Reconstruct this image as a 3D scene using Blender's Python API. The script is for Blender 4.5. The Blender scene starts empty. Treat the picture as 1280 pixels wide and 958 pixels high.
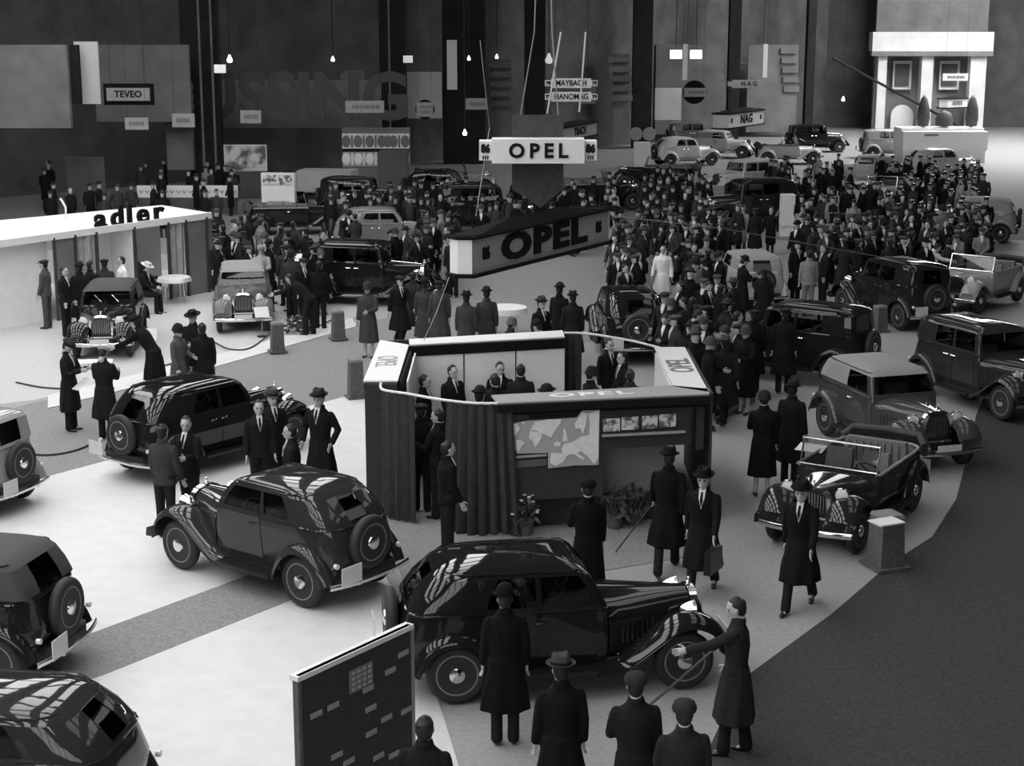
import bpy, bmesh, math, random
from mathutils import Vector, Matrix, Euler, noise
random.seed(7)
SC = bpy.context.scene
COL = SC.collection
PI = math.pi
R = math.radians

# ---------------------------------------------------------------- camera, world, exposure, light
F, TH, H = 2000.0, R(12.6), 7.6
CT, ST = math.cos(TH), math.sin(TH)
cam_d = bpy.data.cameras.new('camera'); cam = bpy.data.objects.new('camera', cam_d); COL.objects.link(cam)
cam.location = (0, 0, H); cam.rotation_euler = (PI/2 - TH, 0, 0)
cam_d.sensor_width = 36; cam_d.lens = 36*F/1280; cam_d.clip_end = 400
SC.camera = cam
w = bpy.data.worlds.new('hall_air'); SC.world = w; w.use_nodes = True
w.node_tree.nodes['Background'].inputs[0].default_value = (0.5, 0.5, 0.5, 1)
w.node_tree.nodes['Background'].inputs[1].default_value = 0.05
SC.view_settings.view_transform = 'Standard'; SC.view_settings.look = 'None'
SC.view_settings.gamma = 1; SC.view_settings.use_curve_mapping = False
SC.view_settings.exposure = 0.0
SKY_A, SKY_B, SKY_C = 5.7, 1.2, 24.0
FILL_D = 3.0                                # added unseen fill panel on the wall behind the camera        # emission of the glazed roof: over the near stands, over the far hall, right bay
CEIL = 17.0

def G(px, py, z=0.0):
    """world point at height z seen at pixel px,py"""
    a = (px-640)/F; b = (479-py)/F
    t = (z-H)/(-ST+b*CT)
    return Vector((a*t, (CT+b*ST)*t, z))
def GY(px, py, y):
    """world point on the plane of depth y seen at pixel px,py"""
    a = (px-640)/F; b = (479-py)/F
    t = y/(CT+b*ST)
    return Vector((a*t, y, H+(-ST+b*CT)*t))

# ---------------------------------------------------------------- materials
MATS = {}
def grey(v): return (v, v, v, 1)
def mat(name, v=0.5, rough=0.6, metal=0.0, coat=0.0, objcol=False, noise_amp=0.0, noise_scale=20.0, emit=0.0, bump=0.0, spec=0.5):
    if name in MATS: return MATS[name]
    m = bpy.data.materials.new(name); m.use_nodes = True; MATS[name] = m
    nt = m.node_tree; b = nt.nodes['Principled BSDF']
    b.inputs['Base Color'].default_value = grey(v); b.inputs['Roughness'].default_value = rough
    b.inputs['Metallic'].default_value = metal; b.inputs['Coat Weight'].default_value = coat
    b.inputs['Coat Roughness'].default_value = 0.04
    b.inputs['Specular IOR Level'].default_value = spec
    src = None
    if objcol:
        oi = nt.nodes.new('ShaderNodeObjectInfo'); src = oi.outputs['Color']
    if noise_amp or bump:
        tc = nt.nodes.new('ShaderNodeTexCoord'); nz = nt.nodes.new('ShaderNodeTexNoise')
        nz.inputs['Scale'].default_value = noise_scale; nz.inputs['Detail'].default_value = 5
        nt.links.new(tc.outputs['Object'], nz.inputs['Vector'])
        if noise_amp:
            mr = nt.nodes.new('ShaderNodeMapRange')
            mr.inputs['From Min'].default_value = 0.3; mr.inputs['From Max'].default_value = 0.7
            mr.inputs['To Min'].default_value = 1-noise_amp; mr.inputs['To Max'].default_value = 1+noise_amp
            nt.links.new(nz.outputs['Fac'], mr.inputs['Value'])
            mx = nt.nodes.new('ShaderNodeVectorMath'); mx.operation = 'SCALE'
            if src: nt.links.new(src, mx.inputs[0])
            else: mx.inputs[0].default_value = (v, v, v)
            nt.links.new(mr.outputs[0], mx.inputs['Scale']); src = mx.outputs[0]
        if bump:
            bp = nt.nodes.new('ShaderNodeBump'); bp.inputs['Strength'].default_value = bump; bp.inputs['Distance'].default_value = 0.02
            nt.links.new(nz.outputs['Fac'], bp.inputs['Height']); nt.links.new(bp.outputs[0], b.inputs['Normal'])
    if src: nt.links.new(src, b.inputs['Base Color'])
    if emit:
        b.inputs['Emission Color'].default_value = grey(1); b.inputs['Emission Strength'].default_value = emit
    return m
def glass_mat(name, tint, fr=0.06):
    m = bpy.data.materials.new(name); m.use_nodes = True; nt = m.node_tree; nt.nodes.clear()
    o = nt.nodes.new('ShaderNodeOutputMaterial'); mx = nt.nodes.new('ShaderNodeMixShader')
    t = nt.nodes.new('ShaderNodeBsdfTransparent'); t.inputs[0].default_value = grey(tint)
    g = nt.nodes.new('ShaderNodeBsdfGlossy'); g.inputs['Roughness'].default_value = 0.02
    f = nt.nodes.new('ShaderNodeFresnel'); f.inputs[0].default_value = 1.5
    nt.links.new(f.outputs[0], mx.inputs[0]); nt.links.new(t.outputs[0], mx.inputs[1]); nt.links.new(g.outputs[0], mx.inputs[2])
    nt.links.new(mx.outputs[0], o.inputs[0]); MATS[name] = m; return m
M_FLOOR = mat('pale_linoleum', 0.66, 0.5, noise_amp=0.05, noise_scale=3, spec=0.25)
M_AISLE = mat('grey_aisle_carpet', 0.25, 0.9, noise_amp=0.22, noise_scale=26, spec=0.1)
M_MIDFL = mat('mid_grey_linoleum', 0.33, 0.7, noise_amp=0.10, noise_scale=14, spec=0.2)
M_DARKFL = mat('charcoal_floor', 0.055, 0.95, noise_amp=0.2, noise_scale=18, spec=0.1)
M_PAINT = mat('car_paint', 0.02, 0.16, coat=.85, objcol=True, spec=0.0)
M_CLOTHTOP = mat('light_top_cloth', 0.27, 0.85, noise_amp=0.12, noise_scale=60)
M_DARKTOP = mat('dark_top_cloth', 0.05, 0.75, noise_amp=0.12, noise_scale=60)
M_CHROME = mat('chrome', 0.75, 0.12, metal=1.0)
M_RUBBER = mat('tyre_rubber', 0.018, 0.65)
M_DARKMETAL = mat('black_chassis', 0.012, 0.5)
M_SEAT = mat('seat_leather', 0.16, 0.6, noise_amp=0.15)
M_GLASS = glass_mat('car_glass', 0.55)
M_LENS = mat('lamp_lens', 0.75, 0.08, coat=1)
M_PLATE = mat('plate_white', 0.62, 0.5)
M_SKIN = mat('skin', 0.46, 0.6, noise_amp=0.06, noise_scale=30)
M_HAIR = mat('hair', 0.010, 0.6, bump=0.3, noise_scale=80)
M_COAT = mat('wool_coat', 0.03, 0.9, objcol=True, noise_amp=0.18, noise_scale=22, bump=0.4, spec=0.15)
M_TROU = mat('trouser_wool', 0.02, 0.9, objcol=True, noise_amp=0.15, noise_scale=18, bump=0.4, spec=0.15)
M_SHOE = mat('shoe_leather', 0.012, 0.35)
M_FELT = mat('hat_felt', 0.03, 0.9, objcol=True, noise_amp=0.1, spec=0.15)
M_SHIRT = mat('white_shirt', 0.72, 0.8)
M_EYE = mat('eye_dark', 0.02, 0.4)
M_WHITE = mat('white_paint', 0.86, 0.6, noise_amp=0.04, noise_scale=4)
M_PAPER = mat('paper', 0.72, 0.8)
M_BLACK = mat('black_letter', 0.008, 0.8, spec=0.2)
M_INK = mat('grey_ink', 0.2, 0.8)
M_WOODDK = mat('dark_grey_board', 0.03, 0.75, noise_amp=0.15, noise_scale=9)
M_CURT = mat('dark_curtain', 0.035, 0.85, noise_amp=0.25, noise_scale=8)
M_LCURT = mat('pale_curtain', 0.36, 0.9, noise_amp=0.15, noise_scale=8)
M_STONE = mat('post_stone', 0.10, 0.9, noise_amp=0.25, noise_scale=16)
M_WALLDK = mat('hall_wall_dark', 0.10, 0.95, noise_amp=0.25, noise_scale=0.7, spec=0.1)
M_WALLMD = mat('hall_wall_mid', 0.19, 0.95, noise_amp=0.2, noise_scale=0.9, spec=0.1)
M_WALLLT = mat('hall_wall_light', 0.62, 0.9, noise_amp=0.1, noise_scale=0.8)
M_PILLAR = mat('pillar_dark', 0.03, 0.95, noise_amp=0.2, noise_scale=1.5, spec=0.05)
M_SIGNG = mat('grey_sign_face', 0.36, 0.7, noise_amp=0.08, noise_scale=6)
M_SIGNW = mat('white_sign_face', 0.80, 0.6)
M_SIGND = mat('dark_sign_top', 0.010, 0.9, spec=0.1)
M_ROPE = mat('rope_dark', 0.03, 0.8)
M_TUBE = mat('white_tube', 0.8, 0.4)
M_SMOCK = mat('white_smock', 0.85, 0.8)
M_LEAF = mat('leaf', 0.07, 0.6, noise_amp=0.4, noise_scale=12)
M_PETAL = mat('petal', 0.6, 0.7)
M_WIRE = mat('steel_wire', 0.35, 0.5, metal=0.6)
M_FURN = mat('dark_wood', 0.05, 0.5)

# ---------------------------------------------------------------- mesh helpers
def me_new(name, V, Fc, mats, mi=None, smooth=False):
    me = bpy.data.meshes.new(name); me.from_pydata([tuple(v) for v in V], [], Fc)
    for m in (mats if isinstance(mats, (list, tuple)) else [mats]): me.materials.append(m)
    if mi: me.polygons.foreach_set('material_index', mi)
    if smooth: me.polygons.foreach_set('use_smooth', [True]*len(me.polygons))
    me.update(); return me
def clean(me, ang=None):
    bm = bmesh.new(); bm.from_mesh(me); bmesh.ops.remove_doubles(bm, verts=bm.verts, dist=1e-5)
    bmesh.ops.recalc_face_normals(bm, faces=bm.faces); bm.to_mesh(me); bm.free()
    if ang:
        me.polygons.foreach_set('use_smooth', [True]*len(me.polygons)); me.set_sharp_from_angle(angle=R(ang))
    return me
def ob(name, me, parent=None, color=None, loc=None, rot=None):
    o = bpy.data.objects.new(name, me); COL.objects.link(o)
    if parent: o.parent = parent
    if color is not None: o.color = grey(color)
    if loc is not None: o.location = loc
    if rot is not None: o.rotation_euler = rot
    return o
def tag(o, label=None, cat=None, group=None, kind=None):
    if label: o['label'] = label
    if cat: o['category'] = cat
    if group: o['group'] = group
    if kind: o['kind'] = kind
    return o
def empty(name, loc, rz=0, **k):
    o = bpy.data.objects.new(name, None); COL.objects.link(o); o.location = loc; o.rotation_euler = (0, 0, rz)
    o.empty_display_size = 0.2
    return tag(o, **k)
class MB:
    def __init__(s): s.V = []; s.F = []; s.mi = []
    def add(s, V, Fc, k=0):
        n = len(s.V); s.V += [Vector(v) for v in V]; s.F += [tuple(i+n for i in f) for f in Fc]; s.mi += [k]*len(Fc); return s
    def box(s, c, d, rz=0, k=0, M=None, taper=1.0):
        x, y, z = [q/2 for q in d]; V = []
        for sz in (-1, 1):
            t = taper if sz > 0 else 1
            for sx, sy in ((-1,-1),(1,-1),(1,1),(-1,1)): V.append(Vector((sx*x*t, sy*y*t, sz*z)))
        m = Matrix.Translation(c) @ (M if M else Matrix.Rotation(rz, 4, 'Z'))
        return s.add([m@v for v in V], [(0,3,2,1),(4,5,6,7),(0,1,5,4),(1,2,6,5),(2,3,7,6),(3,0,4,7)], k)
    def prism(s, poly, z0, z1, k=0):
        n = len(poly); V = [(p[0], p[1], z0) for p in poly]+[(p[0], p[1], z1) for p in poly]
        return s.add(V, [tuple(range(n-1, -1, -1)), tuple(range(n, 2*n))]+[(i, (i+1)%n, n+(i+1)%n, n+i) for i in range(n)], k)
    def tube(s, pts, r, n=6, k=0, closed=False):
        pts = [Vector(p) for p in pts]; m = len(pts); V = []
        for i, p in enumerate(pts):
            t = (pts[min(i+1, m-1)]-pts[max(i-1, 0)]).normalized()
            u = t.cross(Vector((0, 0, 1)))
            if u.length < 1e-3: u = Vector((1, 0, 0))
            u.normalize(); v = t.cross(u); rr = r[i] if isinstance(r, (list, tuple)) else r
            V += [p+(u*math.cos(a)+v*math.sin(a))*rr for a in [2*PI*j/n for j in range(n)]]
        Fc = [(i*n+j, i*n+(j+1)%n, (i+1)*n+(j+1)%n, (i+1)*n+j) for i in range(m-1) for j in range(n)]
        Fc += [tuple(range(n-1, -1, -1)), tuple((m-1)*n+j for j in range(n))]
        return s.add(V, Fc, k)
    def lathe(s, prof, c=(0,0,0), axis='Z', n=20, k=0, M=None):
        V = []; m = len(prof)
        for r_, z in prof:
            for j in range(n):
                a = 2*PI*j/n
                V.append(Vector((r_*math.cos(a), r_*math.sin(a), z)))
        A = {'Z': Matrix.Identity(4), 'Y': Matrix.Rotation(-PI/2, 4, 'X'), 'X': Matrix.Rotation(PI/2, 4, 'Y')}[axis]
        T = Matrix.Translation(c) @ (M if M else A)
        Fc = [(i*n+j, i*n+(j+1)%n, (i+1)*n+(j+1)%n, (i+1)*n+j) for i in range(m-1) for j in range(n)]
        if prof[0][0] > 1e-4: Fc.append(tuple(range(n-1, -1, -1)))
        if prof[-1][0] > 1e-4: Fc.append(tuple((m-1)*n+j for j in range(n)))
        return s.add([T@v for v in V], Fc, k)
    def grid(s, P, th=None, k=0, closed=False):
        """P[i][j] surface; th gives it thickness along its normals"""
        a, b = len(P), len(P[0]); P = [[Vector(q) for q in row] for row in P]
        def idx(i, j): return i*b+j
        V = [q for row in P for q in row]
        Fc = [(idx(i, j), idx(i, j+1), idx(i+1, j+1), idx(i+1, j)) for i in range(a-1) for j in range(b-1)]
        if th:
            Nn = []
            for i in range(a):
                for j in range(b):
                    du = P[min(i+1, a-1)][j]-P[max(i-1, 0)][j]; dv = P[i][min(j+1, b-1)]-P[i][max(j-1, 0)]
                    nn = du.cross(dv); Nn.append(nn.normalized() if nn.length > 1e-9 else Vector((0, 0, 1)))
            n0 = len(V); V = V+[V[q]+Nn[q]*th for q in range(n0)]
            Fc2 = [tuple(reversed([q+n0 for q in f])) for f in Fc]
            rim = [idx(i, 0) for i in range(a)]+[idx(a-1, j) for j in range(1, b)]+[idx(i, b-1) for i in range(a-2, -1, -1)]+[idx(0, j) for j in range(b-2, 0, -1)]
            Fc = Fc+Fc2+[(rim[q], rim[(q+1) % len(rim)], rim[(q+1) % len(rim)]+n0, rim[q]+n0) for q in range(len(rim))]
        return s.add(V, Fc, k)
    def mesh(s, name, mats, ang=None):
        me = me_new(name, s.V, s.F, mats, s.mi); return clean(me, ang)
    def obj(s, name, mats, parent=None, ang=None, color=None):
        return ob(name, s.mesh(name, mats, ang), parent, color)
def copy_tree(o, parent=None):
    c = o.copy(); COL.objects.link(c); c.parent = parent
    for ch in o.children: copy_tree(ch, c)
    return c
FONT_CACHE = {}
def text_mesh(body, size, depth=0.01, bold=0.0, width=1.0, material=None, space=1.0):
    key = (body, size, depth, bold, width, material.name, space)
    if key in FONT_CACHE: return FONT_CACHE[key]
    cu = bpy.data.curves.new('lettering', 'FONT'); cu.body = body; cu.size = size; cu.extrude = depth; cu.offset = bold
    cu.align_x = 'CENTER'; cu.align_y = 'CENTER'; cu.resolution_u = 3; cu.space_character = space
    o = bpy.data.objects.new('t', cu); COL.objects.link(o)
    me = bpy.data.meshes.new_from_object(o.evaluated_get(bpy.context.evaluated_depsgraph_get()))
    me.name = 'lettering'; me.transform(Matrix.Diagonal((width, 1, 1, 1))); me.materials.clear(); me.materials.append(material)
    bpy.data.objects.remove(o); FONT_CACHE[key] = me; return me
def plane_frame(o, x, y):
    """matrix whose local x,y run along the vectors x,y at o"""
    x = Vector(x).normalized(); z = x.cross(Vector(y)).normalized(); y = z.cross(x)
    m = Matrix((x, y, z)).transposed().to_4x4(); m.translation = o; return m
def put_text(body, size, M, parent, bold=0.0, width=1.0, m=None, depth=0.012, space=1.0, name='lettering'):
    o = ob(name, text_mesh(body, size, depth, bold, width, m or M_BLACK, space), parent); o.matrix_local = M; return o
def lerp(a, b, t): return a+(b-a)*t
def catmull(P, n):
    out = []
    for i in range(len(P)-1):
        p0, p1, p2, p3 = P[max(i-1, 0)], P[i], P[i+1], P[min(i+2, len(P)-1)]
        for k in range(n):
            t = k/n
            out.append(tuple(0.5*((2*b)+(c-a)*t+(2*a-5*b+4*c-d)*t*t+(3*b-a-3*c+d)*t**3) for a, b, c, d in zip(p0, p1, p2, p3)))
    out.append(tuple(P[-1])); return out

# ================================================================= SETTING
def struct(name, mb, m, parent=None, ang=None):
    o = mb.obj(name, m, parent, ang)
    if not parent: o['kind'] = 'structure'
    return o
XL, XR, YB, YF = -34, 46, 124, -14
struct('floor', MB().box(((XL+XR)/2, (YB+YF)/2, -0.1), (XR-XL, YB-YF, 0.2)), M_MIDFL)
struct('ceiling', MB().box(((XL+XR)/2, (YB+YF)/2, CEIL+0.6), (XR-XL, YB-YF, 0.3)), M_WALLDK)
struct('wall_left', MB().box((XL-0.2, (YB+YF)/2, CEIL/2), (0.4, YB-YF, CEIL+1)), M_WALLDK)
struct('wall_right', MB().box((XR+0.2, (YB+YF)/2, CEIL/2), (0.4, YB-YF, CEIL+1)), M_WALLDK)
struct('wall_front', MB().box(((XL+XR)/2, YF-0.2, CEIL/2), (XR-XL, 0.4, CEIL+1)), M_WALLDK)
struct('wall_back', MB().box(((XL+XR)/2, YB+0.2, CEIL/2), (XR-XL, 0.4, CEIL+1)), M_WALLDK)
# floor coverings: thin sheets laid on the hall floor
def carpet(name, pix, m, z0, z1):
    poly = [tuple(G(*p)[:2]) for p in pix]
    return struct(name, MB().prism(poly, z0, z1), m)
carpet('floor_pale_stand', [(-160,655),(110,583),(462,488),(478,640),(470,700),(520,790),(590,1010),(-260,1010)], M_FLOOR, 0.0, 0.010)
carpet('floor_grey_strip', [(20,828),(290,728),(470,657),(492,698),(350,757),(130,845),(0,892)], M_AISLE, 0.0, 0.014)
carpet('floor_aisle', [(-220,610),(-100,545),(45,503),(266,455),(440,408),(560,380),(760,365),(900,372),(880,420),(500,440),(462,488),(110,583),(-160,655)], M_AISLE, 0.0, 0.008)
carpet('floor_pavilion', [(-260,620),(-120,520),(45,500),(266,446),(440,399),(470,378),(420,330),(266,330),(-300,400)], mat('pavilion_linoleum', 0.50, 0.7, noise_amp=0.10, noise_scale=14, spec=0.2), 0.0, 0.004)
carpet('floor_pale_kerb', [(60,496),(266,446),(440,399),(446,409),(266,461),(60,512)], M_FLOOR, 0.0, 0.03)
carpet('floor_stand_apron', [(484,640),(478,660),(530,790),(720,720),(900,690),(870,600),(640,640)], M_AISLE, 0.0, 0.010)
carpet('floor_dark_area', [(925,852),(1040,768),(1112,706),(1165,672),(1195,625),(1208,575),(1220,520),(1240,470),(1500,470),(1500,1060),(830,1060)], M_DARKFL, 0.0, 0.010)  # charcoal stretch of floor towards the near right corner
carpet('floor_far', [(-300,300),(-300,215),(420,160),(1500,150),(1500,300),(900,300),(900,372),(760,364),(560,379),(470,376),(420,325)], M_AISLE, 0.0, 0.006)

# glazed roof: lit panes of daylight between dark bars
def skylight(x0, x1, y0, y1, nx, ny, e, name):
    m = mat('roof_daylight_%s' % name, 0.8, 0.8, emit=e)
    px, py = (x1-x0)/nx, (y1-y0)/ny
    pane = MB().box((0, 0, 0), (px*.52, py*.78, 0.04)).mesh('roof_pane', m)
    fr = MB()
    for i in range(nx+1): fr.box((x0+i*px, (y0+y1)/2, CEIL), (0.22, y1-y0, 0.35))
    for j in range(ny+1): fr.box(((x0+x1)/2, y0+j*py, CEIL), (x1-x0, 0.3, 0.35))
    f = struct(name, fr, M_PILLAR)
    for i in range(nx):
        for j in range(ny): ob('pane', pane, f, loc=(x0+(i+.5)*px, y0+(j+.5)*py, CEIL))
skylight(-27, -1, -8, 58, 5, 9, SKY_A, 'window_1')
skylight(4, 18, 14, 62, 2, 5, SKY_B, 'window_2')
skylight(-20, 30, 72, 80, 7, 1, SKY_B, 'window_3')
skylight(24, 44, 86, 110, 3, 2, SKY_C, 'window_4')

wf = struct('window_8', MB().box((-6, YF+.05, 11.6), (36.4, .1, 6.6)), M_PILLAR)  # added unseen fill panel, brightens upright faces turned to the camera
for i in range(12): MB().box((-22.5+3*i, YF+.14, 11.6), (2.6, .06, 6.0)).obj('pane', mat('added_fill_glow', .8, .8, emit=FILL_D), wf)  # glowing strips of the added fill panel
# ---------------------------------------------------------------- far walls and pillars
def wall_seg(name, a, b, z0, z1, th, m):
    a, b = Vector(a), Vector(b); d = b-a; c = (a+b)/2
    return struct(name, MB().box((c.x, c.y, (z0+z1)/2), (d.length, th, z1-z0), rz=math.atan2(d.y, d.x)), m)
# ================================================================= CARS
def ring(lv, fr, flare=0):
    z, xf, xr, hw, cf, cr = lv; P = []
    for y in (0, .5*(hw-cf), hw-cf): P.append((xf, y))
    for a in (30, 60, 90): P.append((xf-cf+cf*math.cos(R(a)), hw-cf+cf*math.sin(R(a))))
    xs0, xs1 = xf-cf, xr+cr
    for t, _ in fr: P.append((lerp(xs0, xs1, t), hw))
    for a in (22, 45, 67, 90): P.append((xr+cr-cr*math.sin(R(a)), hw-cr+cr*math.cos(R(a))))
    yw = hw-cr
    for q in (.55, 0): P.append((xr, yw*q))
    return [(x, y, z) for x, y in P]
class Tmpl:
    """a template: list of (name, mesh, local matrix, parent index, extra)"""
    def __init__(s): s.p = []
    def add(s, name, me, loc=(0,0,0), par=-1, rot=(0,0,0), label=None): s.p.append((name, me, loc, par, rot, label)); return len(s.p)-1
def wheel_mesh(r, wd, style):
    mb = MB(); t = 0.15*r+0.02
    tr = r*0.30
    prof = []
    for a in range(0, 181, 20):
        prof.append((r-tr*0.62+tr*0.62*math.sin(R(a)), -wd/2*math.cos(R(a))))
    prof = [(r-tr*1.02, -wd*0.40)]+prof+[(r-tr*1.02, wd*0.40)]
    tyre = MB().lathe(prof, axis='Y', n=28)
    ri = r-tr
    disc = MB().lathe([(ri, -wd*.36), (ri-.012, wd*.36), (ri-.03, wd*.36), (ri-.04, wd*.12), (ri*.55, wd*.20), (ri*.42, wd*.36), (.0, wd*.40)], axis='Y', n=28)
    cap = MB().lathe([(ri*.40, wd*.36), (ri*.36, wd*.50), (ri*.2, wd*.60), (0, wd*.62)], axis='Y', n=18)
    ring_ = MB().lathe([(ri+.004, wd*.37), (ri-.006, wd*.42), (ri-.02, wd*.40), (ri-.022, wd*.36)], axis='Y', n=28)
    return tyre.mesh('tyre', M_RUBBER, 40), disc.mesh('wheel_disc', M_PAINT, 40), cap.mesh('hub_cap', M_CHROME, 40), ring_.mesh('wheel_rim', M_INK, 40)
def fender_mesh(path, y0, y1, crown=0.05, lip=0.07, sub=3):
    pts = catmull(path, sub); Pm = []
    for i, (x, z) in enumerate(pts):
        a = Vector(pts[max(i-1, 0)]); b = Vector(pts[min(i+1, len(pts)-1)]); t = (b-a).normalized(); n = Vector((-t.y, t.x))
        if n.y < 0 and abs(t.x) > .3: n = -n
        row = []
        for s, h in ((0, -.03), (.12, .2*crown), (.35, crown), (.6, crown), (.82, .35*crown), (.95, -.3*lip), (1, -lip)):
            # n points outward from the wheel
            row.append((x+n.x*h, lerp(y0, y1, s), z+n.y*h))
        Pm.append(row)
    return Pm
CAR_T = {}
def car_template(style):
    if style in CAR_T: return CAR_T[style]
    T = Tmpl()
    S = dict(L=0, wb=2.55, track=1.28, r=.36, hw=.68, belt=1.08, roof=1.60, xf=.50, xr=-1.85, top='paint', hoodx=1.42, hoodz=1.05, doors=4, open=False, spare=True, boxy=0)
    if style == 'saloon_small': S.update(wb=2.42, hw=.65, xf=.46, xr=-1.75, hoodx=1.34, doors=2, roof=1.56)
    if style == 'saloon_long': S.update(wb=2.7, hw=.70, xf=.42, xr=-1.98, hoodx=1.52, roof=1.62)
    if style == 'boxy': S.update(boxy=1, xr=-1.78, roof=1.70, belt=1.14, hoodz=1.08)
    if style == 'cabrio': S.update(top='light', doors=2, xf=.38, boxy=.5, roof=1.58, xr=-1.8)
    if style == 'cabrio_dark': S.update(top='dark', doors=2, xf=.38, boxy=.5, roof=1.6, xr=-1.8)
    if style == 'tourer': S.update(open=True, doors=2, xr=-1.75, belt=1.0, hoodz=.98)
    xf, xr, hw, belt, roof, wb, r = S['xf'], S['xr'], S['hw'], S['belt'], S['roof'], S['wb'], S['r']
    bx = S['boxy']
    wt = roof-.15; wb_ = belt+.05
    key = [(.40, xf+.02, xr+.12, hw-.07, .05, .12), (.52, xf+.03, xr+.03, hw-.02, .06, .22), (.78, xf+.02, xr-.02, hw, .06, .30), (belt, xf, xr+.08, hw-.01, .06, .32)]
    if not S['open']:
        rr = .30 if not bx else .16
        key += [(wb_, xf-.02, xr+.10+.0*bx, hw-.025, .06, rr), (lerp(wb_, wt, .5), xf-.10+.05*bx, xr+.22-.10*bx, hw-.045, .06, rr), (wt, xf-.22+.13*bx, xr+.40-.26*bx, hw-.08, .07, rr),
                (roof-.085, xf-.30+.14*bx, xr+.50-.30*bx, hw-.115, .10, rr), (roof-.04, xf-.42+.16*bx, xr+.66-.32*bx, hw-.20, .16, rr),
                (roof-.012, xf-.60+.16*bx, xr+.86-.3*bx, hw-.34, .16, rr), (roof+.004, xf-.85+.1*bx, xr+1.1-.3*bx, hw-.52, .06, .06)]
    if S['doors'] == 4: fr = [(.04,'A'),(.14,'1'),(.25,'1'),(.36,'1'),(.40,'P'),(.50,'2'),(.60,'2'),(.70,'2'),(.74,'C'),(.87,'C')]
    else: fr = [(.05,'A'),(.18,'1'),(.32,'1'),(.46,'1'),(.50,'P'),(.60,'2'),(.70,'2'),(.78,'2'),(.82,'C'),(.9,'C')]
    if style in ('cabrio', 'cabrio_dark'): fr = [(a, 'C' if b == '2' else b) for a, b in fr]
    rings = [ring(k, fr) for k in key]
    tags = ['F','F','c','c','c','A']+[fr[i+1][1] if i+1 < len(fr) else 'C' for i in range(len(fr))]
    # segments: between consecutive ring points
    segs = ['F','F','a','a','a','A']+[fr[i][1] for i in range(1, len(fr))]+['C','k','k','k','k','R','R']
    npt = len(rings[0]); segs = segs[:npt-1]
    iw0, iw1 = 4, 6
    body, roofb, glass, doors = MB(), MB(), {}, {}
    for sgn in (1, -1):
        for i in range(len(rings)-1):
            for j in range(npt-1):
                q = [rings[i][j], rings[i][j+1], rings[i+1][j+1], rings[i+1][j]]
                q = [Vector((p[0], p[1]*sgn, p[2])) for p in q]
                if sgn < 0: q.reverse()
                tg = segs[j]; f = [(0, 1, 2, 3)]
                if iw0 <= i < iw1 and tg in ('F','1','2','R') and not S['open']:
                    nm = {'F':'windscreen','R':'rear_window','1':'side_window','2':'side_window'}[tg]+(tg+str(sgn) if tg in '12' else '')
                    glass.setdefault(nm, MB()).add([p-Vector((0, .012*sgn if tg in '12' else 0, 0))+Vector((-.015 if tg == 'F' else (.012 if tg == 'R' else 0), 0, 0)) for p in q], f)
                elif i >= iw1 and not S['open']: roofb.add(q, f)
                else: body.add(q, f, 1 if (i >= iw0 and S['top'] != 'paint' and tg != 'A' and tg != 'a') else 0)
                isd = (tg == '1' or (S['doors'] == 4 and tg == '2')) and 0 <= i < 4
                if isd and not (S['open'] and i > 2):
                    d = doors.setdefault(tg+str(sgn), MB()); off = Vector((0, .009*sgn, 0))
                    d.add([p+off for p in q]+q, [(0,1,2,3),(0,1,5,4),(1,2,6,5),(2,3,7,6),(3,0,4,7)])
    if not S['open']:
        top = rings[-1]; V = [Vector(p) for p in top]+[Vector((p[0], -p[1], p[2])) for p in reversed(top[1:-1])]
        roofb.add(V, [tuple(range(len(V)))])
    tm = {'paint': M_PAINT, 'light': M_CLOTHTOP, 'dark': M_DARKTOP}[S['top']]
    # floor and firewall
    body.box(((xf+xr)/2, 0, .43), (xf-xr-.25, 2*hw-.25, .03))
    if S['open']: body.box((xf-.02, 0, .74), (.04, 2*hw-.16, belt-.42))
    T.add('body', body.mesh('body', [M_PAINT, tm], 35))
    if not S['open']: T.add('roof', roofb.mesh('roof', tm, 50))
    for nm, g in glass.items():
        me = g.mesh(nm.rstrip('12-'), M_GLASS, 60); T.add(nm.rstrip('12-'), me)
    for nm, d in doors.items():
        di = T.add('door', d.mesh('door', M_PAINT, 35)); sg = -1 if '-' in nm else 1
        xs0, xs1 = xf-.06, xr+.32
        xh = lerp(xs0, xs1, .33 if nm[0] == '1' else .45)
        T.add('handle', MB().tube([(xh, (hw+.03)*sg, belt-.12), (xh-.03, (hw+.05)*sg, belt-.12), (xh-.13, (hw+.045)*sg, belt-.12)], .014, 6).mesh('handle', M_CHROME, 40), par=di)
    # belt moulding
    mo = MB()
    rb = ring((belt, xf, xr+.08, hw+.003, .06, .32), fr)
    for sgn in (1, -1): mo.tube([(p[0]+.0, p[1]*sgn, p[2]) for p in rb[3:]], .014, 5)
    T.add('belt_moulding', mo.mesh('belt_moulding', M_PAINT, 40))
    if not S['open']:
        dr = MB(); rb = ring(key[7], fr)
        for sgn in (1, -1): dr.tube([(p[0], (p[1]+.012)*sgn, p[2]-.01) for p in rb[3:-3]], .013, 5)
        T.add('rain_gutter', dr.mesh('rain_gutter', M_PAINT, 40))
    # bonnet
    hx, hz = S['hoodx'], S['hoodz']; Pm = []
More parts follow.
